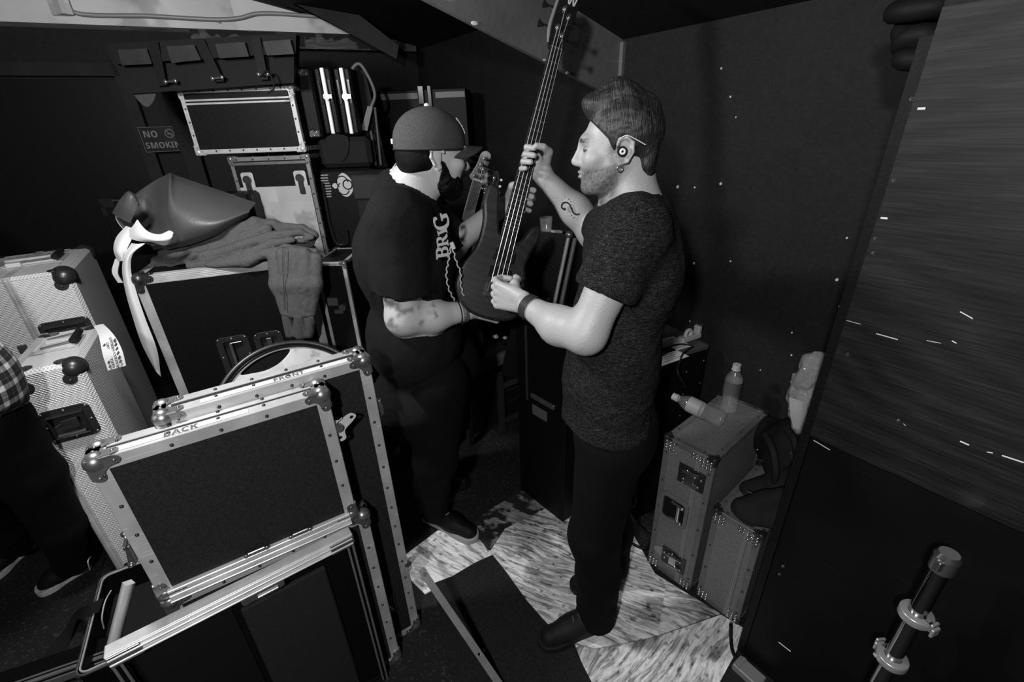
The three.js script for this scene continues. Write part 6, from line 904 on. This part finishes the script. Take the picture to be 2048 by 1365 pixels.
    const band = []; for (let i = 0; i <= 40; i++) { const t = i / 40 * Math.PI * 2; band.push([Math.cos(t) * 0.0875, 0.009, -0.012 + Math.sin(t) * 0.1095]); } part(c, 'band_seam', tube(band, 0.0022, 80, 5, true), mat(0.03, 0.9));
    const rows = []; for (let v = 0; v <= 4; v++) { const r = []; for (let u = -4; u <= 4; u++) { const t = u / 4, w = v / 4; r.push([t * 0.072, 0.018 - 0.03 * t * t - w * 0.006, -0.012 + 0.108 * Math.sqrt(Math.max(0.05, 1 - (t * 0.84) ** 2)) - 0.006 + w * 0.066 * (1 - 0.45 * t * t)]); } rows.push(r); }
    const [g, g2] = sheet(rows, 24, 16, 0.004); part(c, 'bill', [g, g2], M.cap);
    part(c, 'button', ball(0.0085, 0, 0.126, -0.012, [1, 0.7, 1], 12), M.ivory);
    part(c, 'front_emblem', [tube([[0.016, 0.092, 0.071], [0.008, 0.07, 0.089], [0.012, 0.05, 0.0965]], 0.003, 16, 5), tube([[-0.016, 0.092, 0.071], [-0.008, 0.07, 0.089], [-0.012, 0.05, 0.0965]], 0.003, 16, 5), tube([[0.014, 0.07, 0.088], [-0.014, 0.07, 0.088]], 0.003, 8, 5)], M.ivory);
    part(c, 'back_tag', at(box(0.022, 0.014, 0.002), 0.03, 0.03, -0.117, 0, 0.2, 0), M.ivory);
    part(c, 'panel_seam', tube(Array.from({ length: 9 }, (_, i) => { const t = i / 8 * Math.PI * 0.5; return [0.0875 * Math.cos(t), 0.03 + 0.094 * Math.sin(t), -0.012]; }), 0.0012, 24, 4), mat(0.05, 0.9)); }
  // T-shirt
  const sl = (a, b, t) => A(a).lerp(A(b), t).toArray();
  const shirt0 = union([ell([-0.347, 1.301, -1.5], [0.168, 0.21, 0.2]), ell([-0.352, 1.023, -1.5], [0.172, 0.2, 0.195]), ell([-0.383, 0.768, -1.5], [0.165, 0.13, 0.19]), cap(Rsh, Lsh, 0.092), cap(nb, [-0.343, 1.385, -1.5], 0.088, 0.12)], 0.045), slR = cap(Rsh, Rel, 0.086, 0.092), slL = cap(Lsh, Lel, 0.086, 0.088);
  const hem = planeCut([-0.386, 0.745, -1.5], [0.05, -1, 0]), eR = planeCut(sl(Rsh, Rel, 0.72), A(Rel).sub(A(Rsh)).toArray()), eL = planeCut(sl(Lsh, Lel, 0.9), A(Lel).sub(A(Lsh)).toArray()), aR = cap(Rsh, Rel, 0.07, 0.062), holeN = cap(hd.toW([0, -0.05, -0.03]), [-0.328, 1.514, -1.5], 0.07, 0.068);
  const shirt = (x, y, z) => { const t = smax(shirt0(x, y, z), hem(x, y, z), 0.008); let l = smax(slR(x, y, z), eR(x, y, z), 0.006); l = smax(l, -Math.max(aR(x, y, z), -0.05 - eR(x, y, z)), 0.004); const q = smax(slL(x, y, z), eL(x, y, z), 0.006);
    const d = smin(smin(t, l, 0.024), q, 0.024) + 0.016 * fold(x, y * 1.3, z, 9) + 0.004 * (vnoise(x * 40, y * 40, z * 40) - 0.5); return smax(d, -holeN(x, y, z), 0.006); };
  part(o, 't_shirt', nets(shirt, ...boundsOf([Rsh, Rel, Lsh, Lel, nb, [-0.389, 0.722, -1.5]], 0.23), 0.0105), M.teeBlack);
  { // chest print: letters laid over the chest, reading upwards
    const ink = mat(0.5, 0.8), put = (str, px, sz, tilt, f) => { const g = text(str, sz, 0.003, f || fontS), p = A(px), z = V(0.62, 0.05, 0.78).normalize(), up = V(-0.35, 0, 0.3).normalize(); const x = V(0.18 * 0 + 0.1, 1, 0).normalize(), y = z.clone().cross(x).normalize(), x2 = y.clone().cross(z); g.rotateZ(tilt); g.applyMatrix4(new THREE.Matrix4().makeBasis(x2, y, z).setPosition(p)); return g; };
    part(o, 'chest_lettering', [put('B', [-0.198, 1.365, -1.327], 0.042, 0, fontS), put('R', [-0.195, 1.399, -1.331], 0.038, 0.1), put('I', [-0.193, 1.425, -1.334], 0.032, 0.25), put('G', [-0.193, 1.453, -1.336], 0.05, 0.2)], ink); }
  trousers(o, 'jeans', [{ p: [[-0.28, 0.86, -1.44], [-0.33, 0.48, -1.46], [-0.375, 0.28, -1.54], [-0.395, 0.075, -1.585]], r: [0.115, 0.088, 0.078, 0.07] }, { p: [[-0.25, 0.86, -1.60], [-0.3, 0.48, -1.75], [-0.36, 0.28, -1.83], [-0.41, 0.075, -1.89]], r: [0.115, 0.088, 0.078, 0.07] }], [ell([-0.385, 0.739, -1.51], [0.155, 0.14, 0.175])], M.jeans, planeCut([-0.3, 0.06, -1.6], [0, -1, 0]));
  shoe(o, [-0.445, 0.006, -1.61], [-0.185, 0.006, -1.462], { upper: M.black, sole: mat(0.3, 0.7), lace: mat(0.28, 0.8), h: 0.075 });
  shoe(o, [-0.46, 0.001, -1.93], [-0.25, 0.001, -1.80], { upper: M.black, sole: M.black, laces: false, h: 0.075 });
  { const d = A(Rwr).sub(A(Rmid)).normalize(); for (const [t, w, r, m] of [[0.72, 0.004, 0.0385, M.black], [0.80, 0.006, 0.0385, mat(0.2, 0.5)], [0.9, 0.012, 0.0375, mat(0.09, 0.7)]]) { const g = new THREE.CylinderGeometry(r, r + 0.001, w, 28, 1, true); g.applyQuaternion(new THREE.Quaternion().setFromUnitVectors(V(0, 1, 0), d)); const mm = m.clone(); mm.side = THREE.DoubleSide; mm.userData.tile = 0.1; part(o, 'wristband', g, mm, A(Rmid).lerp(A(Rwr), t).toArray()); } }
  part(o, 'earphone_wire', tube([hd.toW([0.082, 0.012, 0.016]), hd.toW([0.088, 0.032, 0.004]), hd.toW([0.088, 0.036, -0.014]), hd.toW([0.085, 0.01, -0.05]), hd.toW([0.062, -0.03, -0.1]), hd.toW([0.03, -0.06, -0.125]), hd.toW([0.02, -0.1, -0.13])], 0.0016, 48, 5), M.whiteCable);
  part(o, 'earpiece', [ball(0.008, ...hd.toW([0.084, 0.0, 0.018]), [1, 1, 1], 10), ball(0.005, ...hd.toW([0.088, 0.004, 0.026]), [1, 1, 1], 8)], mat(0.7, 0.15, 0.3));
  // twisted instrument lead in front of the chest
  const tw = (pts, n) => { const c = new THREE.CatmullRomCurve3(pts.map(A)); return Array.from({ length: n }, (_, i) => { const p = c.getPoint(i / (n - 1)), t = i * 0.9; return [p.x + 0.0022 * Math.cos(t), p.y + 0.0022 * Math.sin(t), p.z]; }); };
  const cb = thing('braided_cable', 'pale braided cable looping down the front of the black T-shirt', 'cable'); const mC = mat(0.42, 0.7);
  part(cb, 'strand', tube(tw([[-0.168, 1.385, -1.325], [-0.178, 1.346, -1.315], [-0.188, 1.305, -1.31], [-0.186, 1.256, -1.315], [-0.173, 1.211, -1.33]], 60), 0.0024, 120, 5), mC);
  part(cb, 'strand', tube(tw([[-0.166, 1.385, -1.325], [-0.158, 1.344, -1.32], [-0.148, 1.304, -1.325], [-0.15, 1.263, -1.33], [-0.146, 1.225, -1.335]], 50), 0.0024, 100, 5), mC);
  part(cb, 'clip', [at(box(0.012, 0.022, 0.006), -0.164, 1.386, -1.32, 0, 0.4, 0.3)], mat(0.6, 0.5));
}
// ---- person at the left edge
{
  const o = thing('person', 'person in plaid shirt and black jeans cut off by the left edge', 'person', [0, 0, 0], 0, 'people');
  const legs = [[[-1.648, 0.9, -1.2], [-1.694, 0.653, -1.25], [-1.761, 0.359, -1.29], [-1.871, 0.107, -1.34]], [[-1.709, 0.924, -1.12], [-1.89, 0.619, -1.2], [-2.052, 0.327, -1.32], [-2.149, 0.154, -1.4]]];
  const T0 = [-1.64, 1.082, -1.14], T1 = [-1.687, 1.302, -1.1], S0 = [-1.702, 1.418, -1.16], S1 = [-1.658, 1.393, -1], E0 = [-1.555, 1.291, -1.05], E1 = [-1.651, 1.228, -0.92], W0 = [-1.784, 1.104, -1.2], W1 = [-1.853, 1.034, -1.05];
  const hd = headFrame([-1.635, 1.527, -1.06], [0.7, -0.1, -0.6], 0.95), nb = [-1.683, 1.416, -1.08], neck = cap(hd.toW([0, -0.04, -0.03]), nb, 0.055, 0.065);
  const torso = [ell(T1, [0.15, 0.2, 0.14]), ell(T0, [0.14, 0.17, 0.13]), cap(S0, S1, 0.06)], arm = [cap(S0, E0, 0.055, 0.045), cap(E0, W0, 0.045, 0.03), cap(S1, E1, 0.055, 0.045), cap(E1, W1, 0.045, 0.03)];
  const off = (p, d) => [p[0] + d[0], p[1] + d[1], p[2] + d[2]], H0 = off(W0, [0.02, -0.03, -0.05]), H1 = off(W1, [0.03, -0.03, -0.05]);
  const hh = [hand({ c: H0, a: [0.3, 0.2, -1], p: [0.6, 0.6, 0.2], turn: 1, R: 0.028, wrist: W0 }), hand({ c: H1, a: [-0.3, 0.2, -1], p: [-0.6, 0.6, 0.2], turn: -1, R: 0.028, wrist: W1 })];
  const U = union([...torso, neck, ...arm, ...chain(legs[0], [0.075, 0.06, 0.05, 0.036]), ...chain(legs[1], [0.075, 0.06, 0.05, 0.036])], 0.03), hf = hd.f(headF);
  skinMesh(o, [[U, ...boundsOf([T1, S0, S1, E1, W1, ...legs[0], ...legs[1]], 0.18), 0.016], [(x, y, z) => smin(hf(x, y, z), neck(x, y, z), 0.016), ...inBox(hd, HEADBOX, 0.004), 0.006], [hh[0], ...boundsOf([H0, W0], 0.06), 0.005], [hh[1], ...boundsOf([H1, W1], 0.06), 0.005]], () => 1, 0.4);
  part(o, 'hair', nets(hd.f((x, y, z) => smax(ell([0, 0.044, -0.02], [0.082, 0.094, 0.102])(x, y, z), Math.max(z - 0.05 - 0.4 * Math.max(0, y - 0.03), -0.07 - y), 0.008)), ...inBox(hd, HEADBOX, 0.01), 0.006), M.hairBlack);
  const plaid = tex(256, (u, v) => { const s = (q, a, b) => (q % 1 > a && q % 1 < b) ? 1 : 0, x = u * 4, y = v * 4; let g = 0.06; g += 0.36 * s(x, 0.0, 0.34) + 0.36 * s(y, 0.0, 0.34); g += 0.12 * (s(x, 0.58, 0.66) + s(y, 0.58, 0.66)); return g * (0.8 + 0.4 * vnoise(u * 128, v * 128)); });
  const sh = union([ell(T1, [0.175, 0.22, 0.165]), ell(T0, [0.165, 0.19, 0.16]), cap(T0, [-1.643, 1.007, -1.15], 0.14, 0.145), cap(S0, E0, 0.072, 0.064), cap(E0, W0, 0.062, 0.05), cap(S1, E1, 0.072, 0.064), cap(E1, W1, 0.062, 0.05), cap(S0, S1, 0.08)], 0.03), hm = planeCut([-1.505, 0.973, -1.15], [0.45, -1, 0.1]);
  part(o, 'plaid_shirt', nets((x, y, z) => smax(smax(sh(x, y, z) + 0.016 * fold(x, y, z, 10), hm(x, y, z) + 0.012 * Math.sin(x * 16), 0.006), -cap(hd.toW([0, -0.05, -0.03]), nb, 0.075)(x, y, z), 0.006), ...boundsOf([T1, S0, S1, E1, W1, [-1.585, 0.877, -1.15]], 0.2), 0.012), mat(0.9, 0.9, 0, { map: plaid, tile: 0.2 }));
  trousers(o, 'jeans', [{ p: legs[0], r: [0.1, 0.085, 0.072, 0.06] }, { p: legs[1], r: [0.1, 0.085, 0.072, 0.06] }], [ell([-1.675, 0.93, -1.16], [0.12, 0.1, 0.12])], M.jeans, planeCut([0, 0.05, 0], [0, -1, 0]));
  shoe(o, [-1.902, 0, -1.413], [-2.009, 0, -1.271], { upper: M.black, sole: M.sole, laces: false }); shoe(o, [-2.284, 0, -1.536], [-2.283, 0, -1.327], { upper: M.black, sole: M.sole, laces: false });
}

renderer.render(scene, camera);
